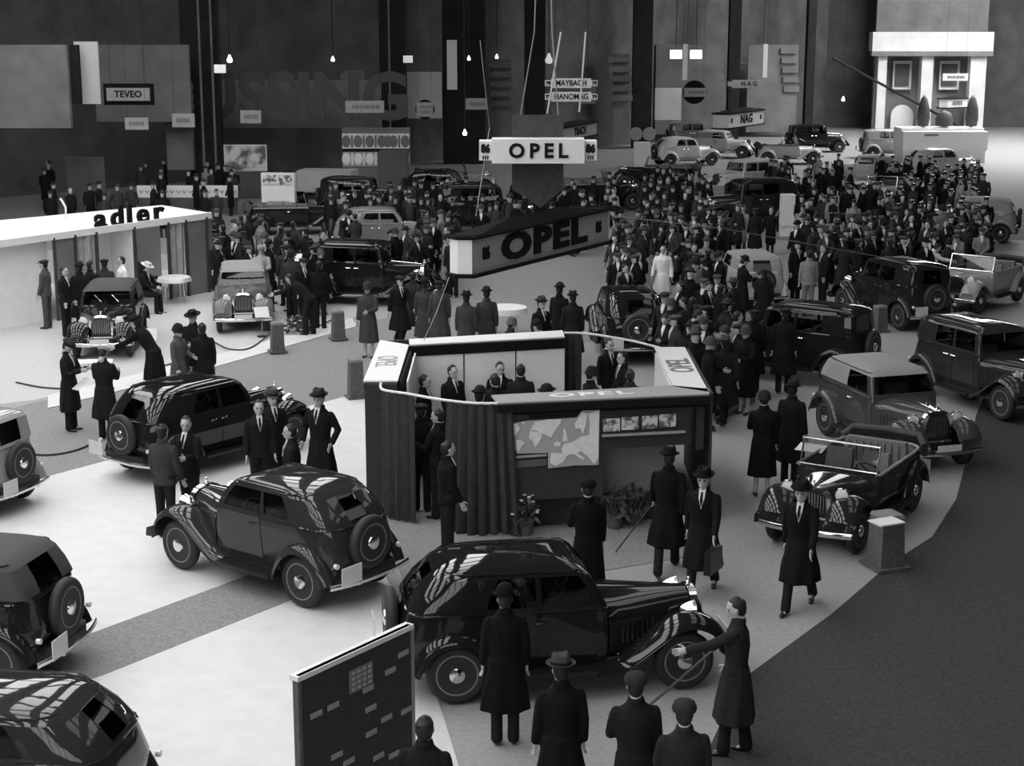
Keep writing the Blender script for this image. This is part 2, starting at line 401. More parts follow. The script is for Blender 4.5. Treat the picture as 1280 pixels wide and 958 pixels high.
    for k in range(9):
        t = k/8; x = lerp(xf+.02, hx, t); ww = lerp(hw-.02, .27, t**.8); zt = lerp(belt+.0, hz, t); zs = lerp(belt-.22, hz-.26, t)
        row = [(x, -ww, .52), (x, -ww, zs)]
        for a in (20, 40, 60, 78, 90, 102, 120, 140, 160):
            ca, sa = math.cos(R(a)), math.sin(R(a))
            row.append((x, -ww*math.copysign(abs(ca)**.75, ca), zs+(zt-zs)*sa**.8))
        row += [(x, ww, zs), (x, ww, .52)]
        Pm.append(row)
    hb = MB().grid(Pm)
    bi = T.add('bonnet', hb.mesh('bonnet', M_PAINT, 35))
    T.add('bonnet_hinge', MB().tube([(xf+.03, 0, belt+.004), (hx, 0, hz+.006)], .008, 5).mesh('bonnet_hinge', M_CHROME, 40), par=bi)
    for sgn in (1, -1):
        lv = MB()
        for k in range(11):
            t = .18+.06*k; x = lerp(xf, hx, t); ww = lerp(hw-.02, .27, t**.8)
            lv.box((x, sgn*(ww+.006), lerp(belt, hz, t)-.36), (.022, .02, .24))
        T.add('louvre_panel', lv.mesh('louvre_panel', M_PAINT), par=bi)
    # radiator
    rad = MB(); pr = [(p[1], p[2]) for p in Pm[-1]]; c = (0, .8)
    ro = [Vector((hx+.00, y*1.10, (z-.8)*1.07+.8)) for y, z in pr]; ro2 = [Vector((hx+.09, p.y, p.z)) for p in ro]; ri = [Vector((hx+.10, y*.86, (z-.8)*.90+.79)) for y, z in pr]
    nn = len(pr); rad.add(ro+ro2+ri, [(i, i+1, nn+i+1, nn+i) for i in range(nn-1)]+[(nn+i, nn+i+1, 2*nn+i+1, 2*nn+i) for i in range(nn-1)]+[(nn-1, 0, nn, 2*nn-1), (2*nn-1, nn, 2*nn, 3*nn-1)])
    ra = T.add('radiator_shell', rad.mesh('radiator_shell', M_CHROME, 40))
    gr = MB(); gr.add([p-Vector((.02, 0, 0)) for p in ri], [tuple(range(nn))])
    T.add('grille', gr.mesh('grille', M_DARKMETAL), par=ra)
    bars = MB(); zt0 = hz-.06
    for y in [-.18+.045*k for k in range(9)]: bars.box((hx+.09, y, lerp(.56, zt0, .5)), (.012, .008, zt0-.60-abs(y)*.35))
    T.add('grille_bar', bars.mesh('grille_bar', M_CHROME), par=ra)
    T.add('mascot', MB().lathe([(.02, 0), (.03, .03), (.012, .05), (.018, .08), (0, .1)], (hx+.04, 0, hz+.02), n=10).mesh('mascot', M_CHROME, 40), par=ra)
    # wings
    ax = wb/2; fx = ax+.02
    fp = [(fx+.50, .40), (fx+.46, .58), (fx+.32, .76), (fx+.08, .85), (fx-.16, .80), (fx-.42, .62), (fx-.66, .45), (fx-.82, .37), (xf-.15, .34)]
    rp = [(-ax+.50, .35), (-ax+.42, .52), (-ax+.26, .72), (-ax+.02, .82), (-ax-.22, .77), (-ax-.40, .60), (-ax-.50, .40)]
    yo = S['track']/2+.14
    for sgn in (1, -1):
        a = MB().grid([[ (p[0], p[1]*sgn, p[2]) for p in row] for row in fender_mesh(fp, .30, yo)], th=.012)
        T.add('front_wing', a.mesh('front_wing', M_PAINT, 45))
        a = MB().grid([[ (p[0], p[1]*sgn, p[2]) for p in row] for row in fender_mesh(rp, hw-.12, yo+.01)], th=.012)
        T.add('rear_wing', a.mesh('rear_wing', M_PAINT, 45))
        a = MB().box(((xf-.15-ax+.50)/2, sgn*(hw+yo-.05)/2, .335), (xf-.15+ax-.46, yo-hw+.14, .035))
        for k in range(4): a.box(((xf-.15-ax+.50)/2, sgn*(hw+.02+.035*k), .357), (xf-.15+ax-.50, .012, .012))
        T.add('running_board', a.mesh('running_board', M_DARKMETAL))
        a = MB().box((.0, sgn*(hw-.1), .38), (2*ax-.6, .06, .14)); T.add('sill', a.mesh('sill', M_PAINT))
        # headlamp
        hl = T.add('headlamp', MB().lathe([(0, -.17), (.05, -.15), (.09, -.08), (.112, 0), (.118, .02), (.11, .03)], (hx-.02, sgn*.43, .90), axis='X', n=18).mesh('headlamp', M_CHROME, 50))
        T.add('lens', MB().lathe([(.108, .026), (.06, .045), (0, .05)], (hx-.02, sgn*.43, .90), axis='X', n=18).mesh('lens', M_LENS, 50), par=hl)
        T.add('bracket', MB().tube([(hx-.03, sgn*.43, .80), (hx-.03, sgn*.40, .70), (hx-.05, sgn*.28, .66)], .015, 6).mesh('bracket', M_CHROME, 40), par=hl)
        T.add('tail_lamp', MB().lathe([(.035, 0), (.035, .05), (0, .06)], (xr-.06, sgn*(hw-.06), .66), M=None, axis='X', n=10).mesh('tail_lamp', M_LENS, 40))
    # chassis, axles, bumpers
    ch = MB().box((.0, .3, .36), (hx-xr-.2, .07, .12)).box((.0, -.3, .36), (hx-xr-.2, .07, .12))
    ch.tube([(ax, -S['track']/2, .33), (ax, S['track']/2, .33)], .03).tube([(-ax, -S['track']/2, .33), (-ax, S['track']/2, .33)], .045)
    ch.box((ax*.5+.1, 0, .42), (ax+.2, .62, .16)); ch.box((xr+.3, 0, .42), (.7, 1.0, .18))
    T.add('chassis', ch.mesh('chassis', M_DARKMETAL))
    for nm, x0, s_ in (('front_bumper', ax+.62, 1), ('rear_bumper', xr-.17, -1)):
        b_ = MB().grid([[(x0-s_*.10*(abs(y)/.72)**2.5+s_*dx, y, z) for dx, z in ((0, .37), (.015, .395), (.015, .42), (0, .445))] for y in [-.74+.148*k for k in range(11)]], th=.012)
        for y in (-.3, .3): b_.box((x0-s_*.16, y, .39), (.34, .03, .04))
        T.add(nm, b_.mesh(nm, M_CHROME, 50))
    pf = T.add('number_plate', MB().box((ax+.66, 0, .50), (.012, .46, .11)).mesh('number_plate', M_PLATE))
    T.add('number_plate', MB().box((xr-.24, .52 if S['spare'] else 0, .58), (.012, .36, .24)).mesh('number_plate', M_PLATE))
    # wheels
    ty, di, cp, rm = wheel_mesh(r, .15, style)
    for sx in (1, -1):
        for sgn in (1, -1):
            w_ = T.add('wheel', ty, (sx*ax, sgn*S['track']/2, r), rot=(0, 0, 0 if sgn > 0 else PI))
            T.add('wheel_disc', di, par=w_); T.add('hub_cap', cp, par=w_); T.add('wheel_rim', rm, par=w_)
    if S['spare']:
        w_ = T.add('spare_wheel', ty, (xr-.075, 0, .86), rot=(0, R(-8), PI/2)); T.add('wheel_disc', di, par=w_); T.add('hub_cap', cp, par=w_); T.add('wheel_rim', rm, par=w_)
    # interior
    st = MB()
    for x_, wd in ((-.15, .46), (-1.0 if not S['open'] else -1.0, 0)):
        if wd:
            for y_ in (-.3, .3): st.box((x_, y_, .62), (.48, .46, .16), taper=.94); st.box((x_-.26, y_, .88), (.12, .46, .50), M=Matrix.Rotation(R(-12), 4, 'Y'), taper=.9)
        else:
            st.box((x_, 0, .64), (.5, 1.08, .18), taper=.95); st.box((x_-.30, 0, .88), (.14, 1.08, .48), taper=.92)
            for k in range(9): st.box((x_-.215, -.48+.12*k, .88), (.03, .085, .38))
    si = T.add('seat', st.mesh('seat', M_SEAT, 30))
    swm = MB(); cx, cy, cz = .02, .32, 1.0 if not S['open'] else .93; Mx = Matrix.Translation((cx, cy, cz)) @ Matrix.Rotation(R(-55), 4, 'Y')
    swm.tube([Mx @ Vector((.19*math.cos(a), .19*math.sin(a), 0)) for a in [2*PI*k/18 for k in range(19)]], .012, 5)
    for a in (90, 210, 330): swm.tube([Mx @ Vector((0, 0, 0)), Mx @ Vector((.19*math.cos(R(a)), .19*math.sin(R(a)), 0))], .01, 4)
    swm.tube([Mx @ Vector((0, 0, 0)), (xf-.05, cy, .75)], .02, 5)
    T.add('steering_wheel', swm.mesh('steering_wheel', M_DARKMETAL, 40))
    if S['open']:
        fm = MB(); zt = 1.42; xt = xf-.16
        for y_ in (-hw+.06, hw-.06): fm.tube([(xf-.02, y_, belt-.02), (xt, y_, zt)], .017, 6)
        fm.tube([(xt, -hw+.06, zt), (xt, hw-.06, zt)], .017, 6); fm.tube([(xf-.03, -hw+.06, belt+.04), (xf-.03, hw-.06, belt+.04)], .014, 6)
        wi = T.add('windscreen_frame', fm.mesh('windscreen_frame', M_CHROME, 40))
        T.add('windscreen', MB().add([(xf-.03, -hw+.07, belt+.04), (xf-.03, hw-.07, belt+.04), (xt, hw-.07, zt-.01), (xt, -hw+.07, zt-.01)], [(0,1,2,3)]).mesh('windscreen', M_GLASS), par=wi)
        rim = MB(); rb = ring((belt, xf, xr+.08, hw-.01, .06, .32), fr)
        for sgn in (1, -1): rim.tube([(p[0], p[1]*sgn, p[2]+.01) for p in rb[4:]], .028, 6)
        T.add('cockpit_rim', rim.mesh('cockpit_rim', M_CLOTHTOP, 50))
        inn = MB(); rq = [ring((z_, xf-.05, xr+.14, hw-.06, .05, .28), fr) for z_ in (.46, belt)]
        for sgn in (1, -1):
            inn.grid([[ (p[0], p[1]*sgn, p[2]) for p in rr_] for rr_ in rq])
        T.add('lining', inn.mesh('lining', M_SEAT, 40))
        hd = MB()
        for k in range(4): 
            hd.tube([(xr+.10+.02*k, -hw-.02, belt-.12+.05*k), (xr-.12+.05*k, -hw+.12, belt+.0+.055*k), (xr-.14+.05*k, 0, belt+.02+.055*k), (xr-.12+.05*k, hw-.12, belt+.0+.055*k), (xr+.10+.02*k, hw+.02, belt-.12+.05*k)], .06, 8)
        T.add('folded_hood', hd.mesh('folded_hood', M_DARKTOP, 60))
    else:
        wp = MB()
        for y_ in (-.3, .12): wp.tube([(xf-.155+.06*bx, y_, roof-.24), (xf-.06, y_+.16, belt+.12)], .006, 4)
        T.add('wiper', wp.mesh('wiper', M_CHROME))
    CAR_T[style] = T; return T
CARS = []
def car(style, loc, heading, shade, label, group=None, scale=1.0, name='car', skip=(), z=0.012, **kw):
    T = car_template(style); root = empty(name, (loc[0], loc[1], z), heading, label=label, cat='car', group=group)
    root.scale = (scale,)*3; made = []
    for nm, me, l, par, rot, lb in T.p:
        if nm in skip: made.append(None); continue
        if par >= 0 and made[par] is None: made.append(None); continue
        o = ob(nm, me, root if par < 0 else made[par], shade, l, rot); made.append(o)
    CARS.append((loc[0], loc[1], heading, 2.15*scale, .85*scale)); return root
def car_w(style, pf, pr, side, shade, label, wb, track=1.28, **kw):
    """place by the ground pixels of the near front and rear wheels; side=+1 when the car's left side faces us"""
    a, b = G(*pf), G(*pr); d = (a-b); h = math.atan2(d.y, d.x); u = Vector((math.cos(h), math.sin(h), 0)); n = Vector((-u.y, u.x, 0))
    c = (a+b)/2 - n*side*track/2*kw.get('scale', 1)
    return car(style, c, h, shade, label, **kw)
# ================================================================= PEOPLE
def loft(mb, pts, L=Vector((0, 1, 0)), seg=14, k=0, capf=.55, fold=None):
    pts = [(Vector(c), rf, rl) for c, rf, rl in pts]; n = len(pts); rows = []
    t0 = (pts[1][0]-pts[0][0]).normalized(); t1 = (pts[-1][0]-pts[-2][0]).normalized()
    a, b = pts[0], pts[-1]
    ext = [(a[0]-t0*min(a[1], a[2])*capf, a[1]*.55, a[2]*.55)]+pts+[(b[0]+t1*min(b[1], b[2])*capf, b[1]*.55, b[2]*.55)]
    for i, (c, rf, rl) in enumerate(ext):
        t = (ext[min(i+1, len(ext)-1)][0]-ext[max(i-1, 0)][0]).normalized()
        l = (L-t*L.dot(t))
        if l.length < .05: l = Vector((1, 0, 0))-t*t.x
        l.normalize(); f = l.cross(t) if l.cross(t).x > 0 else t.cross(l)
        row = []
        for j in range(seg):
            an = 2*PI*j/seg; q = 1.0
            if fold: q = 1+fold*math.sin(an*fold_k+i*.35)*(i/len(ext))
            row.append(c+f*math.cos(an)*rf*q+l*math.sin(an)*rl*q)
        rows.append(row)
    V = [p for r_ in rows for p in r_]; m = len(rows)
    Fc = [(i*seg+j, i*seg+(j+1) % seg, (i+1)*seg+(j+1) % seg, (i+1)*seg+j) for i in range(m-1) for j in range(seg)]
    Fc += [tuple(range(seg-1, -1, -1)), tuple((m-1)*seg+j for j in range(seg))]
    mb.add(V, Fc, k)
fold_k = 7
def remesh(name, mb, vox, m, smooth=2):
    me = me_new('tmp', mb.V, mb.F, m); bm = bmesh.new(); bm.from_mesh(me); bmesh.ops.recalc_face_normals(bm, faces=bm.faces); bm.to_mesh(me); bm.free()
    o = bpy.data.objects.new('tmp', me); COL.objects.link(o)
    r_ = o.modifiers.new('r', 'REMESH'); r_.mode = 'VOXEL'; r_.voxel_size = vox; r_.use_smooth_shade = True
    s_ = o.modifiers.new('s', 'SMOOTH'); s_.iterations = smooth; s_.factor = .5
    dg = bpy.context.evaluated_depsgraph_get(); out = bpy.data.meshes.new_from_object(o.evaluated_get(dg)); out.name = name
    bpy.data.objects.remove(o); out.materials.clear(); out.materials.append(m)
    out.polygons.foreach_set('use_smooth', [True]*len(out.polygons)); return out
def dirv(fwd, side=0, sgn=1):
    """unit vector hanging down, swung forward by fwd and out to the side"""
    f, s = R(fwd), R(side)
    return Vector((math.sin(f)*math.cos(s), sgn*math.sin(s), -math.cos(f)*math.cos(s)))
def hat_mesh(kind):
    mb = MB()
    pr = {'fedora': [(0, .115), (.03, .118), (.065, .128), (.085, .105), (.094, .03), (.098, .018), (.132, .012), (.144, .022), (.144, .028), (.10, .0), (.0, -.0)],
          'bowler': [(0, .135), (.04, .130), (.075, .105), (.094, .06), (.099, .015), (.125, .012), (.140, .028), (.142, .034), (.10, -.0), (0, 0)],
          'cloche': [(0, .105), (.05, .098), (.085, .065), (.102, .01), (.108, -.045), (.118, -.06), (.112, -.065), (.10, -.03), (0, -.02)],
          'cap': [(0, .062), (.07, .066), (.112, .05), (.122, .032), (.10, .012), (.096, -.01), (0, -.01)],
          'straw': [(0, .085), (.085, .085), (.09, .01), (.17, .0), (.172, .008), (.10, -.01), (0, -.01)],
          'turban': [(0, .095), (.05, .09), (.09, .07), (.108, .03), (.112, 0.0), (.10, -.03), (0, -.03)]}[kind]
    mb.lathe(pr, n=20)
    mb.V = [Vector((v.x*1.12, v.y, v.z + (.10*v.x*v.x if kind == 'fedora' and v.length > .12 and v.z < .05 else 0))) for v in mb.V]
    if kind == 'cap': mb.box((.125, 0, .012), (.09, .13, .01), M=Matrix.Rotation(R(15), 4, 'Y'))
    if kind == 'fedora':
        for v in mb.V:
            if v.z > .09 and abs(v.y) < .04: v.z -= .02
    return mb.mesh('hat', M_FELT, 50)
HATS = {k: hat_mesh(k) for k in ('fedora', 'bowler', 'cloche', 'cap', 'straw', 'turban')}
BAND = MB().lathe([(.1, .016), (.1025, .018), (.1005, .045), (.098, .046)], n=20)
BAND.V = [Vector((v.x*1.12, v.y, v.z)) for v in BAND.V]; BAND = BAND.mesh('hat_band', M_BLACK, 50)
def head_parts(M):
    """cranium, face, ears; then hair, eyes and mouth, all in world of the body through matrix M"""
    h, hair, eyes, mouth = MB(), MB(), [], MB()
    loft(h, [((.038, 0, -.112), .034, .032), ((.022, 0, -.085), .062, .052), ((.010, 0, -.05), .080, .064), ((.004, 0, -.01), .090, .070), ((-.004, 0, .02), .094, .073), ((-.006, 0, .05), .097, .075), ((-.012, 0, .085), .086, .068), ((-.016, 0, .108), .055, .045)], seg=18)
    loft(h, [((.088, 0, .022), .012, .010), ((.100, 0, -.005), .013, .012), ((.108, 0, -.024), .013, .016)], seg=8)
    loft(h, [((.078, -.045, .036), .014, .010), ((.086, -.02, .040), .012, .010), ((.086, .02, .040), .012, .010), ((.078, .045, .036), .014, .010)], L=Vector((0, 0, 1)), seg=8)
    loft(h, [((.080, -.02, -.060), .012, .008), ((.086, .0, -.059), .013, .010), ((.080, .02, -.060), .012, .008)], L=Vector((0, 0, 1)), seg=8)
    for s in (1, -1): loft(h, [((-.004, s*.076, .022), .020, .009), ((.002, s*.077, -.018), .014, .009)], seg=8)
    loft(h, [((-.022, 0, -.15), .058, .056), ((-.012, 0, -.06), .058, .056)], seg=12)
    loft(hair, [((-.030, 0, -.055), .065, .060), ((-.028, 0, -.02), .080, .075), ((-.026, 0, .03), .086, .081), ((-.016, 0, .07), .098, .080), ((-.018, 0, .10), .082, .064), ((-.022, 0, .12), .045, .04)], seg=16)
    for s in (1, -1):
        e_ = MB(); eyes.append(e_); e_.lathe([(0, -.009), (.013, -.004), (.015, 0), (.013, .005), (0, .009)], (.083, s*.031, .016), axis='X', n=8)
    mouth.box((.0915, 0, -.060), (.012, .042, .006))
    for b in (h, hair, mouth, *eyes): b.V = [M @ v for v in b.V]
    return h, hair, eyes, mouth
def hand(mb, W, d, fwd, curl, sgn):
    """palm and five fingers at the wrist W; d along the forearm, fwd the thumb side, curl in degrees"""
    d = d.normalized(); th = (fwd-d*fwd.dot(d)).normalized(); inn = d.cross(th)*(-sgn); inn.normalize()
    loft(mb, [(W-d*.02, .019, .026), (W+d*.03, .018, .038), (W+d*.085, .015, .040)], L=th, seg=10)
    for k, ln in enumerate((.066, .078, .072, .056)):
        b = W+d*.082+th*(.030-.021*k); c1 = R(curl*.4); c2 = R(curl); c3 = R(curl*1.6)
        p1 = b+(d*math.cos(c1)+inn*math.sin(c1))*ln*.42; p2 = p1+(d*math.cos(c2)+inn*math.sin(c2))*ln*.34; p3 = p2+(d*math.cos(c3)+inn*math.sin(c3))*ln*.28
        mb.tube([b-d*.02, b, p1, p2, p3], [.010, .0098, .009, .0085, .006], 6)
    b = W+d*.02+th*.028; p1 = b+(d*.6+th*.75).normalized()*.042; p2 = p1+(d*.85+th*.3+inn*.4).normalized()*.032
    mb.tube([b-th*.015, b, p1, p2], [.012, .012, .0105, .007], 6)
def person_proto(name, arms=((8, 8, 15), (8, 8, 15)), legs=((0, 0), (0, 0)), lean=0, head=(0, 0), outfit='overcoat', sit=False, hand_curl=25, near=True):
    """arms: (swing forward, out, elbow bend[, inward]) for each side; legs: (thigh forward, knee bend); head: (pitch down, yaw)"""
    out = {}; rn = random.Random(name)
    LT, LS, AN = .43, .42, .085
    def leg_end(l): return dirv(l[0])*LT+dirv(l[0]-l[1])*LS
    pz = AN+.01+max(-leg_end(l).z for l in legs)
    pel = Vector((0, 0, pz)); u = Vector((math.sin(R(lean)), 0, math.cos(R(lean)))); f = Vector((u.z, 0, -u.x))
    if lean > 20: pel.x -= .12
    nb = pel+u*.545; yaw = Matrix.Rotation(R(head[1]), 4, 'Z'); pit = Matrix.Rotation(R(lean*.55+head[0]), 4, 'Y')
    HM = Matrix.Translation(nb+(u*.8+Vector((0, 0, .2)))*.140+f*.020) @ yaw @ pit
    body, coat, tro, shoe = MB(), MB(), MB(), MB()
    hd, hair, eyes, mouth = head_parts(HM)
    # trunk
    loft(body, [(pel-u*.04, .10, .15), (pel+u*.14, .095, .14), (pel+u*.32, .11, .165), (pel+u*.46, .095, .17), (nb, .055, .06), (nb+(HM.translation-nb)*.5, .052, .052)])
    long_ = outfit in ('overcoat', 'ladycoat', 'smock', 'dress')
    loft(coat, [(pel-u*.05, .135, .180), (pel+u*.12, .122, .168), (pel+u*.30, .138, .192), (pel+u*.42, .125, .205), (pel+u*.49, .095, .165), (nb+u*.01, .065, .075)])
    if outfit != 'dress': loft(coat, [(nb-u*.05+f*-.0, .092, .115), (nb+u*.0-f*.005, .080, .088), (nb+u*.055-f*.014, .076, .079)], capf=.2)
    if outfit in ('suit', 'smock', 'overcoat'):
        for s in (1, -1):
            loft(coat, [(nb-u*.02+f*.05+Vector((0, s*.07, 0)), .014, .026), (nb-u*.12+f*.115+Vector((0, s*.065, 0)), .013, .034), (nb-u*.27+f*.128+Vector((0, s*.018, 0)), .010, .014)], capf=.3)
    for sgn, A in ((1, arms[0]), (-1, arms[1])):
        sh = pel+u*.475+Vector((0, sgn*.175, 0)); d1 = dirv(A[0]+lean*.0, A[1], sgn); inw = A[3] if len(A) > 3 else 0
        el = sh+d1*.285; d2 = dirv(A[0]+A[2], A[1]*.4, sgn); d2 = (Matrix.Rotation(R(-sgn*inw), 4, 'Z') @ d2.to_4d()).to_3d(); wr = el+d2*.245
        loft(body, [(sh, .045, .045), (el, .036, .036), (wr, .026, .026)], seg=10)
        loft(coat, [(sh-d1*.0, .056, .052), (sh+d1*.05, .064, .060), (sh+d1*.14, .063, .062), (el, .058, .056), (lerp(el, wr, .5), .053, .052), (wr, .048, .048)], seg=12)
        th = Vector((1, 0, .2)) if abs(d2.x) < .8 else Vector((0, -sgn*.3, 1))
        hb = MB(); hand(hb, wr+d2*.015, d2, th, hand_curl, sgn); out.setdefault('hands', []).append(hb)
        out['wr%d' % sgn] = wr+d2*.09
    legs_y = .09 if not sit else .11
    bare = outfit in ('ladycoat', 'dress')
    for sgn, Lg in ((1, legs[0]), (-1, legs[1])):
        hp = pel+Vector((0, sgn*legs_y, -.02)); kn = hp+dirv(Lg[0])*LT; an = kn+dirv(Lg[0]-Lg[1])*LS
        loft(body, [(hp, .078, .078), (lerp(hp, kn, .5), .066, .066), (kn, .052, .052), (lerp(kn, an, .35), .052, .050), (an, .034, .034)], seg=10)
        loft(body, [(an+Vector((-.02, 0, -.03)), .035, .033), (an+Vector((.10, 0, -.05)), .026, .036)], seg=8)
        if not bare: loft(tro, [(hp+Vector((0, 0, .06)), .100, .098), (lerp(hp, kn, .5), .086, .084), (kn, .074, .070), (lerp(kn, an, .6), .068, .064), (an+(an-kn).normalized()*.03, .074, .066)], seg=12)
        toe = R(max(0, min(50, -(Lg[0]-Lg[1])-12)))
        fd = Vector((math.cos(toe), sgn*.12, -math.sin(toe)))
        loft(shoe, [(an+Vector((-.045, 0, -.035)), .036, .032), (an+Vector((0, 0, -.042)), .040, .036), (an+fd*.08+Vector((0, 0, -.052)), .029, .041), (an+fd*.155+Vector((0, 0, -.058)), .022, .036)], seg=10)
    if long_ and not sit:
        hem = {'overcoat': .40, 'smock': .42, 'ladycoat': .36, 'dress': .36}[outfit]; fl = 1.25 if outfit in ('overcoat', 'smock') else 1.12
        fx_ = max(dirv(l[0]).x for l in legs)*.42; bx_ = min(dirv(l[0]).x for l in legs)*.42
        c0 = (fx_+bx_)/2; ex = (fx_-bx_)/2
        loft(coat, [(pel+u*.04, .138, .182), (pel+Vector((c0*.3, 0, -.14)), .155+ex*.3, .205), (pel+Vector((c0*.7, 0, -(pz-hem)*.62)), .165+ex*.6, .205*fl*.97), (Vector((pel.x+c0, 0, hem)), .17+ex*.85, .215*fl)], seg=28, capf=.1, fold=.10)
    elif long_: loft(coat, [(pel+u*.04, .138, .182), (pel+Vector((.12, 0, -.03)), .13, .20), (pel+Vector((.40, 0, -.03)), .10, .21), (pel+Vector((.50, 0, -.18)), .09, .2)], seg=16)
    else: loft(coat, [(pel+u*.04, .130, .178), (pel-u*.10+f*.01, .145, .198)], seg=16, capf=.15)
    v = .017
    hm = remesh('head', hd, .0095, M_SKIN, 2); bm_ = remesh('body', body, .019, M_SKIN, 2)
    # one mesh: trunk and limbs with the head and hands rooted in them
    bm = bmesh.new(); bm.from_mesh(bm_); bm.from_mesh(hm)
    for hb in out['hands']:
        me = me_new('h', hb.V, hb.F, M_SKIN); bm.from_mesh(me); bpy.data.meshes.remove(me)
    me = bpy.data.meshes.new('person'); bm.to_mesh(me); bm.free(); me.materials.append(M_SKIN); me.polygons.foreach_set('use_smooth', [True]*len(me.polygons))
    out['body'] = me; bpy.data.meshes.remove(hm); bpy.data.meshes.remove(bm_)
    cm = {'smock': M_SMOCK}.get(outfit, M_COAT)
    out['coat'] = remesh('coat', coat, v, cm, 1)
    if not bare: out['trousers'] = remesh('trousers', tro, v, M_TROU, 1)
    out['shoes'] = remesh('shoes', shoe, .016, M_SHOE, 1)
    out['hair'] = remesh('hair', hair, .012, M_HAIR, 1)
    out['eye'] = eyes[0].mesh('eye', M_EYE, 40); out['eye2'] = eyes[1].mesh('eye', M_EYE, 40); out['mouth'] = mouth.mesh('mouth', M_INK)
    if outfit in ('suit', 'overcoat'):
        sm = MB(); Mf = lambda a, b, y: nb+u*a+f*b+Vector((0, y, 0))
        sm.add([Mf(.035, .066, -.045), Mf(.035, .066, .045), Mf(-.08, .128, .038), Mf(-.22, .150, .0), Mf(-.08, .128, -.038)], [(0, 1, 2, 3, 4)])
        sm.add([Mf(.035, .03, -.05), Mf(.035, .03, .05), Mf(-.08, .06, .03), Mf(-.22, .09, .0), Mf(-.08, .06, -.03)], [(4, 3, 2, 1, 0)])
        sm.add([sm.V[i] for i in range(10)], [(i, i+5, (i+1) % 5+5, (i+1) % 5) for i in range(5)])
        out['shirt'] = sm.mesh('shirt', M_SHIRT)
        ti = MB(); ti.add([Mf(.0, .093, -.015), Mf(.0, .093, .015), Mf(-.10, .147, .020), Mf(-.20, .156, 0), Mf(-.10, .147, -.020)], [(0, 1, 2, 3, 4)])
        out['tie'] = ti.mesh('tie', M_BLACK)
    if outfit == 'smock': out['shirt'] = None
    out['HM'] = HM @ Matrix.Translation((-.008, 0, .050)); out['top'] = HM.translation.z+.125; out['hx'] = HM.translation.x
    return out
PR = {}
def proto(n):
    if n in PR: return PR[n]
    k = dict(
        stand=dict(outfit='overcoat', arms=((3, 8, 12), (-2, 9, 16))),
        pockets=dict(outfit='overcoat', arms=((-12, 22, 55, 25), (-12, 22, 55, 25)), legs=((3, 3), (-3, 0))),
        walk=dict(outfit='overcoat', arms=((24, 7, 18), (-20, 8, 14)), legs=((-20, 12), (22, 4)), lean=3),
        suit=dict(outfit='suit', arms=((4, 7, 14), (6, 8, 18))),
        talk=dict(outfit='suit', arms=((22, 12, 75, 20), (3, 8, 14)), legs=((2, 2), (-4, 0)), head=(6, 20)),
        clasp=dict(outfit='suit', arms=((14, 9, 55, 45), (14, 9, 55, 45)), head=(10, 0)),
        read=dict(outfit='overcoat', arms=((22, 8, 80, 22), (22, 8, 80, 22)), head=(28, 0)),
        lean=dict(outfit='suit', arms=((58, 6, 15), (55, 6, 20)), lean=48, head=(0, 0), legs=((12, 14), (-4, 0))),
        lean_coat=dict(outfit='overcoat', arms=((48, 8, 20), (46, 8, 35)), lean=34, legs=((8, 10), (-6, 0))),
        reach=dict(outfit='overcoat', arms=((62, 8, 12), (4, 10, 20)), head=(12, 8), legs=((10, 6), (-8, 0))),
        lady=dict(outfit='ladycoat', arms=((18, 8, 65, 38), (4, 7, 14)), head=(8, -8), legs=((2, 2), (-2, 0))),
        lady_sit=dict(outfit='ladycoat', arms=((22, 8, 55, 25), (26, 8, 50, 20)), legs=((84, 74), (78, 95)), lean=4, sit=True),
        sit=dict(outfit='suit', arms=((32, 8, 50, 18), (30, 8, 50, 18)), legs=((82, 80), (86, 86)), lean=10, head=(14, 0), sit=True),
        smock=dict(outfit='smock', arms=((-4, 12, 20), (4, 14, 26)), legs=((4, 4), (-4, 0))),
        smock_lean=dict(outfit='smock', arms=((66, 8, 10), (60, 8, 20)), lean=46, legs=((10, 10), (-5, 0))))[n]
    PR[n] = person_proto(n, **k); return PR[n]
PEOPLE = []
SKIP_FAR = ('eye', 'eye2', 'mouth', 'tie')
def person(pn, loc, deg, label, coat=.02, trou=.015, hat='fedora', hatc=.02, group=None, s=1.0, near=True, z=0.014, shirt=True):
    p = proto(pn); o = ob('person', p['body']); o.location = (loc[0], loc[1], z); o.rotation_euler = (0, 0, R(deg)); o.scale = (s,)*3
    tag(o, label, 'person', group); o.color = grey(coat)
    names = ['coat', 'trousers', 'shoes', 'hair', 'eye', 'eye2', 'mouth', 'shirt', 'tie']
    for nm in names:
        if p.get(nm) is None or (not near and nm in SKIP_FAR) or (nm == 'hair' and hat in ('bowler', 'turban', 'cloche') and not near) or (nm in ('shirt', 'tie') and not shirt): continue
        ob(nm.rstrip('2'), p[nm], o, trou if nm == 'trousers' else coat)
    if hat:
        h = ob('hat', HATS[hat], o, hatc); h.matrix_local = p['HM'] @ Matrix.Translation((0, 0, .012 if hat != 'straw' else .03)) @ Matrix.Rotation(R(5), 4, 'Y')
        if hat == 'fedora' and near: ob('hat_band', BAND, h)
    PEOPLE.append((loc[0], loc[1])); return o
def person_h(pn, px, py, deg, label, coat=.02, hat='fedora', s=1.0, z=0.014, **k):
    """place by the pixel of the top of the head or hat"""
    p = proto(pn); zt = (p['top']+(.075 if hat and hat != 'cap' else (.03 if hat else 0)))*s+z
    g = G(px, py, zt); c = Vector((math.cos(R(deg)), math.sin(R(deg)), 0))*p['hx']*s
    return person(pn, (g.x-c.x, g.y-c.y), deg, label, coat=coat, hat=hat, s=s, z=z, **k)
